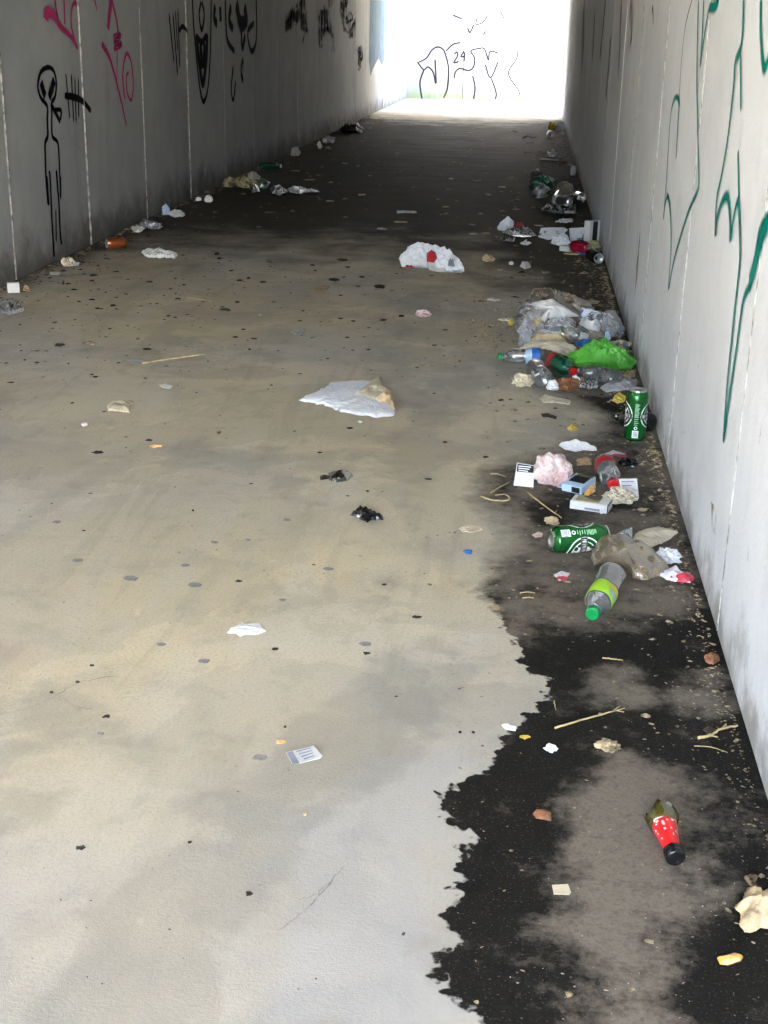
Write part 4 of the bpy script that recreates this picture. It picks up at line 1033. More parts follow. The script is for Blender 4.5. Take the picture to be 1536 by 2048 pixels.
bag('plastic_film', [(1049, 604), (1060, 590), (1067, 578), (1101, 577), (1129, 585), (1155, 594), (1174, 602), (1188, 617), (1180, 640), (1150, 655), (1085, 655), (1050, 640)], 'brown_film', 'brownish clear plastic bag standing at the back of the pile', 'bag', tilt=52, lift=.03, amp=.03, wl=.13, base=660)
bag('plastic_film', [(1026, 640), (1034, 622), (1049, 605), (1075, 612), (1089, 622), (1086, 645), (1088, 662), (1060, 672), (1032, 665)], 'grey_film', 'crinkled clear film at the pile end away from the wall', 'bag', tilt=46, lift=.03, amp=.03, wl=.04, base=674)
sheet('paper_sheet', [(1052, 612), (1065, 606), (1105, 598), (1121, 610), (1158, 633), (1128, 636), (1097, 637), (1089, 646), (1079, 641), (1090, 624)], 'white_paper', 'large white paper sheet draped on the brownish bag', 'paper', tilt=55, base=674, amp=.014, wl=.06, lift=.03, rag=.01)
bag('plastic_film', [(1085, 655), (1095, 643), (1111, 637), (1141, 637), (1152, 646), (1150, 664), (1120, 670), (1095, 669)], 'grey_film', 'clear film pouch below the white paper sheet', 'bag', tilt=40, lift=.03, amp=.025, wl=.05, base=676)
bottle((1124, 655), (1148, 668), .024, ('clear_pet', 'green_cap'), 'small clear bottle with green cap half buried in the pile', dent=.05, length=.13, rcap=.013, zoff=.075)
bag('plastic_film', [(1153, 661), (1160, 640), (1174, 629), (1200, 627), (1230, 624), (1240, 640), (1250, 660), (1242, 676), (1220, 674), (1190, 670)], 'grey_film', 'grey clear bag touching the wall behind the leaflet', 'bag', tilt=46, lift=.04, amp=.035, wl=.06, base=682)
sheet('paper_sheet', [(1158, 648), (1163, 638), (1184, 649), (1194, 641), (1202, 653), (1198, 665), (1180, 662)], 'white_paper', 'torn white paper inside the grey clear bag', 'paper', tilt=50, base=690, amp=.01, wl=.05, lift=.03)
sheet('wrapper', [(1160, 632), (1163, 618), (1182, 620), (1199, 626), (1190, 636), (1170, 636)], 'blue_white_print', 'blue and white wrapper on top of the pile', 'wrapper', tilt=54, base=680, amp=.016, wl=.03, lift=.02)
sheet('paper_sheet', [(1055, 674), (1077, 662), (1121, 667), (1153, 667), (1153, 679), (1130, 676), (1105, 674), (1075, 678)], 'white_paper', 'white paper band across the middle of the pile', 'paper', tilt=26, base=692, amp=.010, wl=.05, lift=.015)
sheet('cardboard_roll', [(1058, 684), (1064, 675), (1100, 674), (1130, 680), (1136, 688), (1110, 686), (1080, 688)], 'bread_tan', 'rolled tan cardboard under the white paper band', 'cardboard', tilt=20, base=698, amp=.012, wl=.08, lift=.03, solid=True, smooth=True)
sheet('paper_sheet', [(1036, 700), (1059, 686), (1085, 684), (1125, 686), (1153, 698), (1151, 708), (1135, 713), (1109, 704), (1081, 698), (1050, 702)], 'cream_paper', 'stained cream paper spread behind the green-capped bottle', 'paper', tilt=22, base=718, amp=.014, wl=.05, lift=.015)
sheet('plastic_film', [(1036, 672), (1048, 660), (1062, 662), (1066, 676), (1054, 688), (1040, 688)], 'grey_film', 'shiny clear film tuft above the green-capped bottle', 'wrapper', tilt=40, base=694, amp=.03, wl=.02, lift=.01)
sheet('paper_sheet', [(1166, 668), (1180, 662), (1204, 668), (1210, 678), (1186, 682), (1168, 678)], 'brown_film', 'brown stained film strip above the lime bag', 'wrapper', tilt=34, base=694, amp=.02, wl=.03)
sheet('paper_scrap', [(1152, 672), (1160, 668), (1178, 672), (1176, 678), (1158, 680)], 'white_paper', 'white card corner between film strip and blue wrapper', 'scrap', tilt=36, base=694, amp=.01, lift=.02)
ball('wrapper', 1172, 698, 40, 17, 'blue_plastic', 'crumpled blue plastic wrapper behind the lime bag', 'wrapper', rough=.5)
ball('wrapper', 1152, 705, 16, 11, 'red_print', 'tiny red wrapper knot beside the crumpled blue wrapper', 'wrapper', rough=.5, sub=3)
ball('foil_wrapper', 1050, 694, 26, 22, 'grey_film', 'crinkled clear wrapper beside the stained cream paper', 'wrapper', rough=.8)
ball('tissue', 1045, 774, 36, 24, 'cream_paper', 'cream crumpled napkin with a thin tail', 'tissue', rough=.7)
sheet('tissue_tail', [(1020, 756), (1032, 753), (1044, 760), (1040, 765), (1028, 762)], 'cream_paper', 'flat cream strip beside the crumpled napkin', 'paper', amp=.004)
ball('tissue', 1105, 781, 24, 18, 'white_tissue', 'small white tissue wad below the base-out bottle', 'tissue', rough=.7)
ball('tissue', 1150, 771, 17, 18, 'white_tissue', 'small white tissue wad at the neck of the ribbed bottle', 'tissue', rough=.7)
ball('dry_plant', 1134, 780, 46, 20, 'leaf_brown', 'clump of brown dried plant between two white tissue wads', 'plant', rough=1.0, wl=.15)
sheet('plastic_strip', [(1200, 778), (1215, 770), (1240, 763), (1262, 761), (1273, 768), (1270, 778), (1240, 784), (1212, 786)], 'grey_paper', 'grey crinkled plastic strip running to the wall', 'wrapper', amp=.014, wl=.03, lift=.01)
sheet('plastic_scrap', [(1158, 776), (1166, 767), (1185, 764), (1198, 770), (1195, 778), (1175, 779)], 'grey_film', 'clear plastic scrap below the ribbed bottle', 'scrap', amp=.014, wl=.02, lift=.01)
sheet('dry_leaf', [(1244, 753), (1255, 744), (1272, 741), (1270, 752), (1258, 757)], 'tan_card', 'pale tan leaf at the wall under the lime bag', 'leaf', amp=.008, lift=.006)
sheet('foil_scrap', [(1060, 652), (1078, 645), (1085, 655), (1070, 664)], 'straw', 'brownish food scrap showing in the crinkled film', 'scrap', tilt=35, base=676, amp=.01, lift=.04)
sheet('wrapper', [(1210, 664), (1217, 662), (1222, 676), (1218, 684), (1209, 684)], 'pale_blue', 'pale blue paper strip upright between bag and leaflet', 'wrapper', tilt=55, base=688, amp=.006)
ball('yellow_scrap', 1021, 651, 10, 14, 'leaf_yellow', 'yellow bud at the pile end away from the wall', 'flower', rough=.5, sub=3)
sheet('paper_scrap', [(1170, 604), (1180, 599), (1200, 603), (1196, 608), (1178, 609)], 'cream_paper', 'pale scrap on dark floor behind the pile', 'scrap', amp=.006)

# -- middle of the floor
sheet('plastic_sheet', [(597, 804), (612, 796), (632, 788), (650, 778), (660, 768), (700, 766), (735, 764), (752, 772), (745, 790), (770, 806), (790, 828), (786, 833), (755, 837), (726, 832), (690, 828), (660, 816), (630, 808)], 'white_bag', 'large torn white plastic sheet lying flat mid floor', 'sheet', amp=.015, wl=.06, lift=.012, rag=.04, nb=110, rings=18)
sheet('paper_sheet', [(706, 796), (728, 780), (738, 768), (760, 754), (770, 776), (782, 792), (790, 822), (770, 812), (745, 806)], 'cream_paper', 'cream stained paper lying over the torn white plastic sheet', 'paper', amp=.012, wl=.06, lift=.022, tilt=4, rag=.02)
sheet('food_stain', [(748, 806), (768, 794), (782, 796), (789, 822), (772, 814)], 'bread_tan', 'brown greasy corner on the cream stained paper', 'paper', tilt=4, base=824, amp=.012, wl=.03, lift=.03)
b_ = thing('carrier_bag', fl(865, 538), 'white carrier bag with red print slumped on dark floor', 'bag')
for nm, ol, mt, tl, lf, bs in [('body', [(797, 522), (806, 510), (820, 496), (842, 489), (860, 493), (870, 506), (862, 520), (857, 540), (838, 534), (812, 532)], 'white_bag', 44, .022, 538), ('body', [(852, 498), (868, 504), (892, 512), (908, 520), (924, 532), (928, 545), (905, 548), (870, 541), (854, 528)], 'white_bag', 24, .03, 548)]:
    sheet(nm, ol, mt, None, None, parent=b_, tilt=tl, lift=lf, amp=.08, wl=.045, base=bs, solid=True)
sheet('red_print', [(853, 511), (872, 510), (874, 516), (868, 526), (854, 524)], 'red_print', None, None, parent=b_, tilt=45, base=549, amp=.01, lift=.05)
sheet('red_print', [(809, 529), (828, 531), (829, 535), (812, 534)], 'red_print', None, None, parent=b_, tilt=50, base=537, amp=.002, lift=.012)
sheet('grey_print', [(896, 528), (908, 528), (909, 534), (897, 532)], 'print_grey', None, None, parent=b_, tilt=40, base=552, amp=.002, lift=.05)
ball('tissue', 846, 634, 28, 13, 'pink_tissue', 'small pink tissue alone on the floor behind the torn sheet', 'tissue', rough=.6)
sheet('paper_scrap', [(582, 664), (588, 659), (610, 658), (606, 668), (590, 670)], 'grey_paper', 'pale grey scrap beyond the torn white sheet', 'scrap', amp=.006)
sheet('paper_scrap', [(215, 812), (222, 806), (250, 806), (267, 804), (268, 809), (260, 813), (259, 826), (236, 824), (216, 822)], 'cream_paper', 'folded cream paper scrap on the open floor near the torn sheet', 'paper', amp=.010, wl=.05, lift=.01)
sheet('paper_scrap', [(318, 771), (330, 768), (345, 773), (340, 778), (325, 776)], 'white_paper', 'small white scrap above the folded cream paper', 'scrap', amp=.005)
chip('crisp_flake', 312, 893, .034, .026, .005, 'orange_peel', 'small orange crisp flake on the dry floor', 'crisp', yaw=.2)
sheet('foil_scrap', [(249, 718), (262, 718), (287, 722), (280, 728), (262, 725)], 'grey_paper', 'silvery flat scrap at the end of a long straw', 'scrap', amp=.003)
stick('drinking_straw', [(285, 726), (340, 718), (411, 708)], .0035, 'straw', 'long straight yellow straw on the dim floor', 'straw', r1=.003)
stick('straw_stalk', [(838, 733), (880, 724), (926, 712)], .002, 'straw', 'thin tan stalk between the torn sheet and pile', r1=.0012)
stick('grass_stem', [(892, 1155), (915, 1168), (940, 1183)], .0011, 'straw', 'thin pale stem on the dry floor outside the damp patch', 'grass stem')
sheet('foam_sheet', [(455, 1266), (462, 1257), (478, 1250), (484, 1246), (495, 1250), (512, 1246), (522, 1247), (524, 1255), (532, 1263), (515, 1270), (488, 1270), (480, 1273), (472, 1267)], 'white_tissue', 'torn bright white tissue lying flat on the dry floor', 'tissue', amp=.004, wl=.02, lift=.003, rag=.05)
cd = thing('printed_card', fl(610, 1510), 'worn white printed card with a grey end', 'card')
sheet('page', [(572, 1505), (585, 1502), (628, 1491), (645, 1512), (640, 1517), (600, 1527), (584, 1527)], 'white_paper', None, None, parent=cd, amp=.002, wl=.05, rag=.01, z0=.003)
sheet('printed_band', [(573, 1505), (585, 1502), (599, 1526), (585, 1527)], 'print_grey', None, None, parent=cd, amp=0, rag=0, z0=.0056, nb=10, rings=2)
for k in range(4): sheet('print_line', [(592 + k * 5, 1503 + k * 5 - 1), (622 + k * 2, 1495 + k * 5), (622.6 + k * 2, 1496.2 + k * 5), (592.6 + k * 5, 1504 + k * 5)], 'print_grey', None, None, parent=cd, amp=0, rag=0, z0=.0062, nb=8, rings=2)
sheet('black_film', [(702, 1034), (712, 1024), (722, 1019), (736, 1022), (750, 1030), (766, 1036), (764, 1043), (745, 1042), (736, 1048), (722, 1042), (714, 1036)], 'black_film', 'crumpled shiny black plastic in the middle of the floor', 'wrapper', amp=.018, wl=.022, lift=.004, rag=.12)
sheet('glass_shard', [(655, 950), (672, 947), (704, 949), (706, 952), (694, 961), (672, 964), (658, 960)], 'dark_glass', 'dark olive curved bottle shard mid floor', 'glass', amp=.002, wl=.05, lift=.018, th=.004, smooth=True, rag=.02)
sheet('glass_shard', [(640, 954), (655, 952), (656, 958), (641, 960)], 'leaf_dark', 'dark label scrap touching the olive bottle shard', 'scrap', amp=.004, lift=.005)
sheet('brown_scrap', [(625, 579), (640, 574), (658, 574), (655, 580), (638, 583)], 'tan_card', 'brownish torn scrap on the dim floor', 'scrap', amp=.012)
sheet('dark_leaf', [(748, 573), (758, 570), (770, 573), (768, 578), (752, 577)], 'leaf_dark', 'black leaf on the dim floor before the carrier bag', 'leaf', amp=.01)
sheet('paper_strip', [(794, 422), (815, 422), (833, 423), (833, 427), (812, 426), (794, 427)], 'white_paper', 'narrow white paper strip across the dark floor', 'paper', amp=.008)
chip('leaf_crumb', 561, 1485, .011, .016, .003, 'orange_peel', 'tiny orange seed above the worn printed card', 'seed')
sheet('paper_scrap', [(1040, 534), (1042, 528), (1060, 529), (1062, 536), (1050, 539)], 'white_paper', 'round white lid between wall and carrier bag', 'lid', amp=.008, lift=.02, solid=True)
ball('tissue', 1022, 530, 10, 7, 'white_paper', 'white pellet next to the round white lid', 'scrap', sub=3)
ball('brown_scrap', 976, 524, 22, 14, 'tan_card', 'brown crumpled scrap behind the carrier bag', 'scrap', sub=3, rough=.8)

for x, y, w, d, lab in [(178, 687, .05, .04, 'crumbly pale scrap beyond the long yellow straw'), (520, 631, .016, .02, 'tiny tan scrap on the dim floor near the pink tissue'), (661, 645, .02, .02, 'tiny white crumb beside the pale grey scrap'), (437, 866, .014, .02, 'white crumb below the torn white sheet'), (170, 850, .02, .03, 'thin tan crumb under the folded cream paper'), (720, 845, .012, .016, 'white dot below the torn white sheet edge'), (610, 1630, .008, .008, 'tiny yellow leaf bit on the pale near floor'), (986, 600, .06, .06, 'pale shred near the pile on dim floor'), (962, 604, .05, .05, 'grey shred near the pile on dim floor'), (1010, 640, .05, .06, 'tan husk at the foot of the pile near the yellow bud')]:
    chip('paper_fleck', x, y, w, d, .006, random.choice(('crumb_pale', 'white_paper', 'crumb_tan')), lab, 'scrap')
stick('grass_stem', [(375, 596), (400, 599), (427, 603)], .002, 'straw', 'short pale straw far beyond the long yellow straw', 'grass stem')
# -- left edge
box_px('carton', (16, 587), (40, 586), .03, .045, 'white_paper', 'small white box at the foot of the grey wall', 'carton')
sheet('card_scrap', [(46, 582), (50, 570), (58, 574), (62, 584)], 'tan_card', 'tan card bit beside the small white box', 'scrap', tilt=40, base=586, amp=.01)
sheet('plastic_film', [(-12, 618), (10, 610), (30, 611), (48, 624), (40, 629), (20, 632), (-10, 630)], 'grey_film', 'silvery plastic film on the floor near the small white box', 'wrapper', amp=.03, wl=.05, lift=.03)
lying_can((252, 485), (213, 487), .031, 'can_orange', 'orange drink can lying by the grey wall', dent=.02)
ball('tissue', 134, 533, 24, 18, 'cream_paper', 'crumpled cream paper at the grey wall below the alien figure', 'paper', rough=.7)
ball('tissue', 150, 532, 14, 8, 'grey_paper', 'pale pebble-like wad beside the crumpled cream paper', 'paper', rough=.5, sub=3)
sheet('paper_scrap', [(100, 546), (112, 545), (121, 546), (118, 550), (102, 550)], 'white_paper', 'thin white scrap in front of the crumpled cream paper', 'scrap', amp=.008)
sheet('paper_sheet', [(284, 509), (300, 506), (322, 505), (330, 510), (355, 514), (350, 519), (320, 519), (292, 517)], 'white_paper', 'crumpled white paper in front of the orange can', 'paper', amp=.035, wl=.05, lift=.015)
sheet('paper_scrap', [(262, 459), (275, 456), (290, 460), (280, 467), (268, 466)], 'white_paper', 'white scrap beside the grey film by the wall', 'paper', amp=.03, wl=.06)
sheet('plastic_film', [(280, 455), (286, 443), (305, 449), (326, 455), (318, 461), (295, 459)], 'grey_film', 'grey plastic film leaning on the grey wall base', 'wrapper', tilt=22, base=463, amp=.04, wl=.08, lift=.02)
ball('wrapper', 331, 430, 14, 20, 'pale_blue', 'light blue wrapper propped by the grey wall', 'wrapper', rough=.6)
sheet('paper_sheet', [(338, 432), (350, 426), (362, 428), (370, 434), (350, 437)], 'white_paper', 'white folded paper beside the light blue wrapper', 'paper', amp=.03, lift=.02)
ball('tissue', 396, 402, 12, 7, 'white_paper', 'pair of white scraps by the fourth wall joint', 'paper', rough=.8, sub=3)
ball('carton', 416, 405, 16, 14, 'white_paper', 'white striped carton in the dark by the grey wall', 'carton', rough=.3)
for x, y, lab in [(270, 505, 'lone white fleck'), (268, 492, 'white shred'), (300, 490, 'tan shred'), (316, 488, 'small pale flake'), (232, 556, 'pale pink flake'), (270, 536, 'curled white flake'), (344, 491, 'pale sliver')]:
    chip('paper_fleck', x, y, .035 * random.uniform(.3, .95), .06 * random.uniform(.25, .8), .006 * random.uniform(.15, .6), random.choice(('crumb_pale', 'fleck_dimmed', 'fleck_dimmed', 'tan_card')), lab + ' near the orange can', 'scrap')
# dark heap at the left wall
for nm, ol, mt, lab in [('plastic_bag', [(470, 362), (490, 358), (512, 364), (500, 378), (485, 376)], 'gold_print', 'dull yellow paper wedge in the dark heap'), ('plastic_bag', [(446, 368), (462, 358), (472, 364), (465, 376), (450, 376)], 'gold_print', 'olive yellow wrapper at the wall end of the dark heap'),
                       ('plastic_bag', [(510, 368), (528, 362), (542, 368), (536, 380), (516, 380)], 'green_pet', 'dark green bottle fragment in the dark heap'), ('plastic_bag', [(498, 378), (516, 376), (520, 386), (504, 388)], 'grey_film', 'clear crumpled film in front of the dark heap'),
                       ('plastic_bag', [(540, 378), (560, 376), (578, 386), (560, 394), (545, 390)], 'grey_film', 'blue-grey film at the outer end of the dark heap'), ('plastic_bag', [(495, 352), (510, 350), (522, 356), (505, 360)], 'grey_paper', 'white bag scrap behind the dark heap'),
                       ('plastic_bag', [(560, 384), (590, 382), (640, 386), (600, 390)], 'grey_film', 'long flat film trailing from the dark heap')]:
    bag(nm, ol, mt, lab, 'wrapper', tilt=20, lift=.02, amp=.05, wl=.06, nb=44, rings=8)
bottle((562, 330), (532, 331), .032, ('green_pet', 'white_tissue'), 'green bottle lying at the dark wall foot past the heap', dent=.03, length=.2)
ball('paper_cup', 590, 312, 17, 18, 'grey_paper', 'white crushed cup at the dark wall foot', 'cup', rough=.5)
ball('plastic_bag', 656, 287, 22, 14, 'grey_film', 'clear bag at the wall foot past the crushed cup', 'bag', rough=.6)
sheet('wrapper', [(634, 291), (640, 284), (645, 296), (638, 300)], 'white_bag', 'white shred standing by the clear bag at the wall', 'wrapper', tilt=40, amp=.05)
ball('bin_bag', 702, 266, 42, 18, 'black_film', 'black bin bag at the wall near the lit exit', 'bag', rough=.5)
sheet('wrapper', [(712, 256), (718, 260), (726, 264), (722, 268), (714, 263)], 'white_bag', 'white flap on the end of the black bin bag', 'wrapper', tilt=40, amp=.05)
for x, y, lab in [(590, 342, 'small square pale scrap'), (620, 360, 'torn grey scrap'), (716, 332, 'crumpled white strip'), (690, 327, 'pale crust'), (741, 352, 'curved white strip'), (660, 402, 'flat pale stick scrap'), (726, 390, 'tiny white fleck'), (487, 388, 'white shred'), (518, 454, 'pale speck'), (430, 424, 'faint grey scrap'), (763, 458, 'whitish sliver'), (540, 425, 'wide flat grey scrap')]:
    chip('paper_fleck', x, y, .09 * random.uniform(.3, .95), .10 * random.uniform(.25, .8), .012 * random.uniform(.15, .6), random.choice(('crumb_pale', 'fleck_dimmed', 'fleck_dimmed', 'tan_card')), lab + ' on the dark tunnel floor', 'scrap')

# -- right side, middle distance
sheet('newspaper', [(1076, 474), (1082, 456), (1128, 455), (1136, 460), (1116, 478), (1095, 480)], 'news_print', 'printed newspaper sheet propped at the pale wall', 'newspaper', tilt=50, base=484, amp=.01, wl=.12, rag=.01)
sheet('newspaper', [(1138, 457), (1172, 455), (1165, 480), (1140, 482)], 'news_print', 'second newspaper page behind the white crumpled napkin', 'newspaper', tilt=50, base=484, amp=.01, wl=.12, rag=.01)
box_px('carton', (1178, 484), (1198, 482), .05, .12, 'white_paper', 'white carton with black side standing at the pale wall', 'carton', lambda L: [('printed_side', (-L / 2 + L * .3, -.002, .002), (L / 2 - L * .25, 0.001, .118), 'print_black')])
ball('tissue', 1122, 491, 34, 22, 'white_bag', 'white crumpled napkin in front of the newspaper', 'tissue', rough=.5)
box_px('carton', (1118, 502), (1138, 505), .06, .03, 'white_paper', 'small flat white carton by the red can', 'carton')
lying_can((1178, 497), (1144, 492), .033, 'can_red', 'crushed shiny red can beside the small flat carton', dent=.12)
ball('snack_bag', 1188, 506, 32, 24, 'gold_print', 'olive gold snack bag between red can and wall', 'bag', rough=.5)
lying_can((1180, 508), (1198, 517), .033, 'can_black', 'black can lying with its silver lid outward at the wall', dent=.0, h=.15)
chip('plastic_scrap', 1160, 508, .05, .09, .012, 'blue_plastic', 'dark blue scrap under the crushed red can', 'scrap')
chip('card_scrap', 1147, 509, .07, .10, .012, 'tan_card', 'brown scrap under the crushed red can', 'scrap')
bag('tissue', [(994, 458), (1004, 447), (1016, 440), (1028, 446), (1026, 456), (1012, 463)], 'white_bag', 'white torn bag with loop handle on the dark floor', 'bag', tilt=40, lift=.03, amp=.06, wl=.06)
ball('wrapper', 1037, 457, 18, 12, 'red_print', 'red knot beside the white torn bag', 'wrapper', rough=.5)
bag('plastic_film', [(1002, 468), (1030, 458), (1062, 462), (1074, 474), (1050, 478), (1020, 474)], 'grey_film', 'flat grey film joining the torn bag and newspaper', 'wrapper', tilt=16, lift=.02, amp=.04, wl=.08)
sheet('plastic_film', [(985, 480), (1005, 476), (1030, 480), (1028, 486), (1000, 484)], 'grey_film', 'low clear film in front of the white torn bag', 'wrapper', amp=.03, wl=.06)
sheet('foam_star', [(1040, 489), (1048, 485), (1053, 482), (1054, 487), (1062, 488), (1054, 492), (1046, 491)], 'white_bag', 'star-shaped white scrap on the dark floor', 'scrap', amp=.02)
for x, y, lab in [(946, 468, 'long white shred'), (972, 467, 'pale yellow curl'), (944, 450, 'small white fleck'), (960, 428, 'thin white crumb'), (1031, 419, 'pale torn strip'), (1078, 452, 'narrow white tab'), (1007, 423, 'grey crumb'), (1000, 540, 'tan shred'), (1090, 546, 'pale curl'), (1075, 556, 'faint grey sliver')]:
    chip('paper_fleck', x, y, .075 * random.uniform(.3, .95), .08 * random.uniform(.25, .8), .014 * random.uniform(.15, .6), random.choice(('crumb_pale', 'fleck_dimmed', 'fleck_dimmed', 'tan_card')), lab + ' between carrier bag and pale wall', 'scrap')
sheet('plastic_film', [(1082, 424), (1095, 418), (1125, 424), (1152, 420), (1150, 430), (1110, 430)], 'grey_film', 'long clear film strip before the dark bottle heap', 'wrapper', amp=.05, wl=.08, lift=.02)
sheet('paper_strip', [(1110, 446), (1130, 441), (1146, 441), (1144, 447), (1120, 448)], 'white_bag', 'white paper strip before the printed newspaper', 'paper', amp=.03, wl=.06)
# dark bottle heap
bag('plastic_bag', [(1057, 376), (1060, 362), (1085, 360), (1110, 362), (1108, 374), (1085, 380)], 'green_pet', 'dark green plastic bag in the bottle heap', 'bag', tilt=40, lift=.06, amp=.06, wl=.1, nb=40)
bag('plastic_bag', [(1060, 352), (1064, 343), (1078, 342), (1084, 352), (1072, 358)], 'grey_film', 'clear domed bag on top of the bottle heap', 'bag', tilt=50, lift=.05, amp=.05, wl=.1, nb=40)
bag('plastic_bag', [(1063, 392), (1066, 378), (1090, 376), (1104, 388), (1090, 397), (1072, 398)], 'grey_film', 'blue-grey clear bag at the front of the bottle heap', 'bag', tilt=38, lift=.05, amp=.06, wl=.1, nb=40)
bag('plastic_bag', [(1106, 384), (1116, 372), (1136, 370), (1150, 380), (1146, 392), (1120, 392)], 'brown_film', 'brown clear bag in the middle of the bottle heap', 'bag', tilt=42, lift=.05, amp=.06, wl=.1, nb=40)
bottle((1120, 384), (1110, 400), .034, ('clear_pet', 'red_plastic'), 'clear bottle with its base outward in the bottle heap', dent=.04, caps=False)
bottle((1134, 396), (1112, 408), .033, ('clear_pet', 'red_plastic'), 'second clear bottle lower in the bottle heap', dent=.06, caps=False, length=.2)
lying_can((1142, 404), (1126, 402), .033, 'aluminium', 'bare shiny can with pink glint in the bottle heap', dent=.1, h=.12)
bottle((1152, 388), (1168, 398), .036, ('clear_pet', 'red_plastic'), 'large clear bottle touching the wall by the bottle heap', dent=.05, caps=False, length=.24)
ball('paper_cup', 1146, 351, 12, 20, 'grey_paper', 'pale oval cup standing at the wall beyond the heap', 'cup', rough=.25)
ball('plastic_bag', 1104, 313, 20, 14, 'grey_film', 'grey clear bag on the floor well past the heap', 'bag', rough=.5)
stick('long_strip', [(1080, 318), (1098, 319), (1116, 321)], .012, 'grey_paper', 'long pale strip lying below the grey clear bag', 'strip')
lying_can((1100, 268), (1112, 276), .045, 'can_white', 'white tin lying near the lit exit', h=.16, dent=.02)
ball('snack_bag', 1103, 261, 15, 17, 'leaf_yellow', 'amber wrapper near the lit exit', 'wrapper', rough=.5)
ball('plastic_bag', 1121, 262, 16, 18, 'white_bag', 'white crumpled bag at the wall near the lit exit', 'bag', rough=.5)
ball('plastic_bag', 1124, 270, 10, 8, 'white_tissue', 'white knot below the white crumpled bag', 'bag', rough=.6, sub=3)
for x, y, lab in [(903, 358, 'flat white scrap'), (956, 362, 'white dot'), (849, 335, 'pale sliver'), (973, 347, 'bright speck'), (1004, 375, 'small white dot'), (974, 390, 'thin pale strip'), (1035, 399, 'grey sliver'), (1076, 311, 'bright white dot'), (1056, 305, 'pale shred'), (1065, 275, 'white shred'), (1023, 294, 'curled grey scrap'), (1048, 276, 'grey shred'), (1030, 263, 'tiny white dot'), (1060, 286, 'pale streak'), (1120, 292, 'white curl'), (1092, 282, 'grey fleck'), (892, 414, 'faint brown curl'), (800, 445, 'grey flat scrap')]:
    chip('paper_fleck', x, y, .10 * random.uniform(.3, .95), .13 * random.uniform(.25, .8), .016 * random.uniform(.15, .6), random.choice(('crumb_pale', 'fleck_dimmed', 'fleck_dimmed', 'tan_card')), lab + ' in the dark middle of the tunnel', 'scrap')

# ------------------------------------------------------------------ gum spots and dark flecks
for x, y, w in [(261, 1157, .030), (389, 1170, .028), (656, 1138, .022), (574, 1040, .018), (155, 1121, .022), (371, 1131, .018), (520, 1516, .022), (730, 1288, .022), (565, 1200, .014), (114, 1044, .02), (430, 1085, .016), (322, 1289, .017), (496, 1080, .012), (200, 1468, .012), (408, 1322, .02)]:
    b = fl(x, y); n = 18; r = random.Random(x); v = []; f = []
    R_l = [w * .5 * r.uniform(.86, 1.1) for _ in range(n)]
    for s, z in ((1.0, .0006), (.82, .0016)):
        for k in range(n): a = 2 * math.pi * k / n; v.append((R_l[k] * s * math.cos(a) * 1.15, R_l[k] * s * math.sin(a), z))
    f = [tuple(range(n, 2 * n))] + [(k, (k + 1) % n, n + (k + 1) % n, n + k) for k in range(n)]
    o = link('gum_spot', mesh('gum_spot', v, f), 'gum'); o.location = (b.x, b.y, 0)
    tag(o, 'flattened grey gum spot trodden into the dry concrete floor', 'gum', 'gum spots on the dry floor')
NEARD = [(832, 1235, .022, .012), (733, 1308, .014, .012), (551, 1299, .016, .010), (477, 1163, .016, .012), (196, 905, .03, .03), (298, 881, .024, .02), (1001, 801, .02, .03), (856, 959, .02, .012), (213, 1434, .016, .009), (161, 1697, .013, .012), (498, 1789, .010, .009), (184, 1332, .008, .007), (155, 1365, .008, .007), (103, 1386, .007, .005), (379, 1686, .006, .005), (700, 857, .022, .018), (640, 906, .014, .01), (735, 983, .008, .008), (768, 1170, .010, .006), (920, 1466, .006, .006), (947, 1466, .006, .006), (807, 1870, .005, .004), (890, 885, .012, .014), (570, 1455, .005, .004)]
for x, y, w, d in NEARD:
    chip('dark_fleck', x, y, w, d, .003, 'crumb_dark', 'small black fleck of dirt on the pale dry floor', 'dirt', 'black flecks on the pale dry floor', yaw=random.uniform(-.5, .5))
rs = random.Random(21); cnt = 0
protos = []
spots = []
while len(spots) < 190:
    x = rs.uniform(5, 900); y = 505 + abs(rs.gauss(0, 1)) * 120
    if y > 860 or (x < 190 and y < 600 - x * .4): continue
    if rs.random() < .45 and x > 560: continue
    spots.append((x, y))
ME = []
for k in range(8):
    o = chip('dark_fleck', 300, 620, .021, .021, .0035, 'crumb_dark', 'black leaf fleck strewn over the dim floor along the grey wall', 'dirt', 'black flecks strewn over the dim floor', n=11)
    protos.append(o)
for i, (x, y) in enumerate(spots):
    o = protos[i % 8] if i < 8 else protos[i % 8].copy()
    if i >= 8: COL.objects.link(o)
    b = fl(x, y); o.location = (b.x, b.y, 0); o.rotation_euler = (0, 0, rs.uniform(0, 6.28)); s = min(2.2, rs.lognormvariate(-.5, .6)); o.scale = (s * rs.uniform(.8, 1.5), s * rs.uniform(.6, 1.0), s)

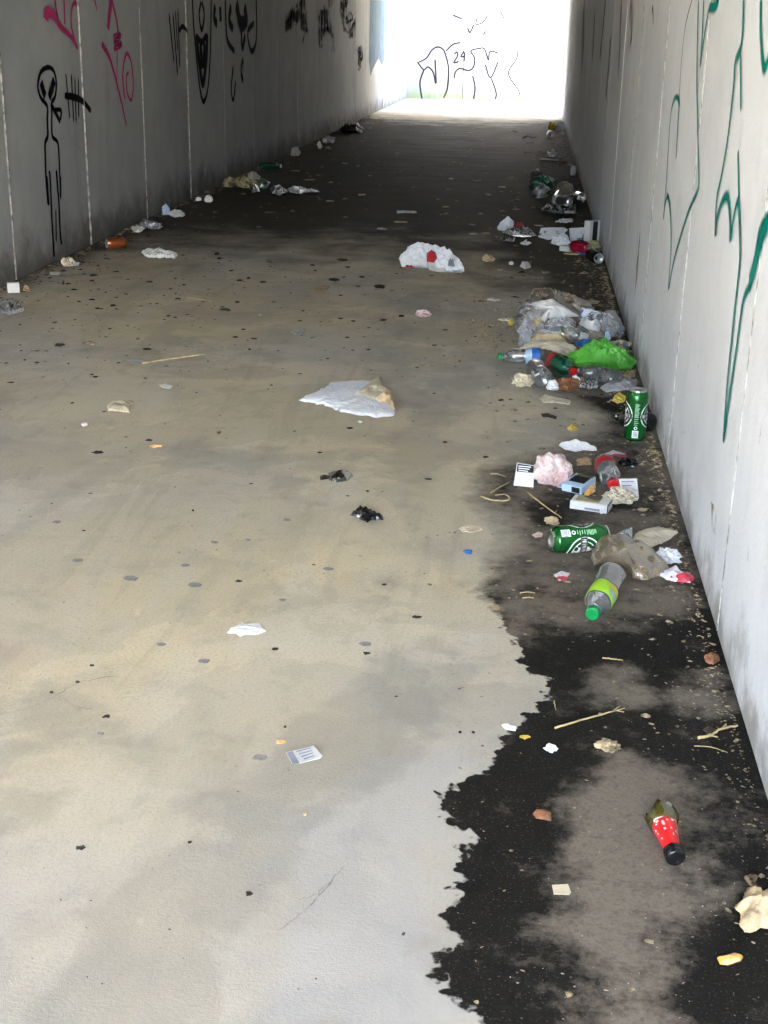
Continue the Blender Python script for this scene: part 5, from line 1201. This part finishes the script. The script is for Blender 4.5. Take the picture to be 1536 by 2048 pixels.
# uncountable crumbs, joined
def crumbs(name, mat, pts, size, label):
    v = []; f = []; r = random.Random(len(pts))
    for x, y in pts:
        s = size * r.lognormvariate(0, .5) * min(1.0, max(.28, (y - .5) / 5)); a = r.uniform(0, 6.28); e = r.uniform(.25, .9); n0 = len(v); h = s * r.uniform(.15, .4); k = 6
        for j in range(k):
            t = 2 * math.pi * j / k; q = r.uniform(.6, 1.1); px_, py_ = s * q * math.cos(t), s * e * q * math.sin(t)
            v.append((x + px_ * math.cos(a) - py_ * math.sin(a), y + px_ * math.sin(a) + py_ * math.cos(a), .0003))
        v.append((x, y, h)); f += [(n0 + j, n0 + (j + 1) % k, n0 + k) for j in range(k)]
    o = link(name, mesh(name, v, f), mat); return tag(o, label, kind='stuff')
def scatter(n, region, seed):
    r = random.Random(seed); out = []
    while len(out) < n:
        x0, x1, y0, y1 = region; px, py = r.uniform(x0, x1), r.uniform(y0, y1); b = fl(px, py)
        if XL + .02 < b.x < XR - .02: out.append((b.x, b.y))
    return out
def wall_scatter(n, y0, y1, side, spread, seed):
    r = random.Random(seed); out = []
    for _ in range(n):
        d = min(abs(r.expovariate(1 / spread)), 1.2) + .015
        out.append(((XR - d) if side > 0 else (XL + d), y0 + (y1 - y0) * r.random() ** 1.1))
    return out
crumbs('tan_crumbs', 'crumb_tan', scatter(260, (960, 1536, 640, 1250), 1) + scatter(160, (900, 1536, 1250, 2040), 2) + wall_scatter(1000, 2.0, 8, 1, .10, 3) + wall_scatter(1300, 1.5, 7, 1, .02, 14) + wall_scatter(700, 5, 12, -1, .03, 15) + scatter(200, (930, 1060, 600, 690), 11), .0085, 'tan plant crumbs strewn along the pale wall and damp floor')
crumbs('pale_crumbs', 'crumb_pale', scatter(150, (880, 1536, 860, 2040), 4) + wall_scatter(160, 2.5, 12, 1, .2, 5), .0028, 'pale grit on the damp floor')
crumbs('pale_dust_specks', 'crumb_pale', scatter(60, (0, 900, 700, 1900), 41), .0018, 'tiny pale specks on the dry floor')
crumbs('dark_crumbs', 'crumb_dark', scatter(420, (0, 1000, 470, 760), 6) + scatter(130, (0, 1000, 760, 1150), 7) + scatter(40, (0, 900, 1150, 2000), 8), .0055, 'tiny black crumbs of dirt over the floor')
crumbs('wall_foot_dirt', 'crumb_dark', wall_scatter(900, 5.5, 20, -1, .10, 9) + wall_scatter(900, 4.2, 20, 1, .14, 10), .012, 'dark dirt gathered along both wall feet')
crumbs('deep_litter', 'crumb_tan', [(random.uniform(XL + .05, XR - .05), random.uniform(8.5, 19.5)) for _ in range(260)] + wall_scatter(220, 6, 18, 1, .35, 12) + wall_scatter(160, 6, 18, -1, .3, 13), .012, 'small shreds of litter in the dark part of the tunnel')
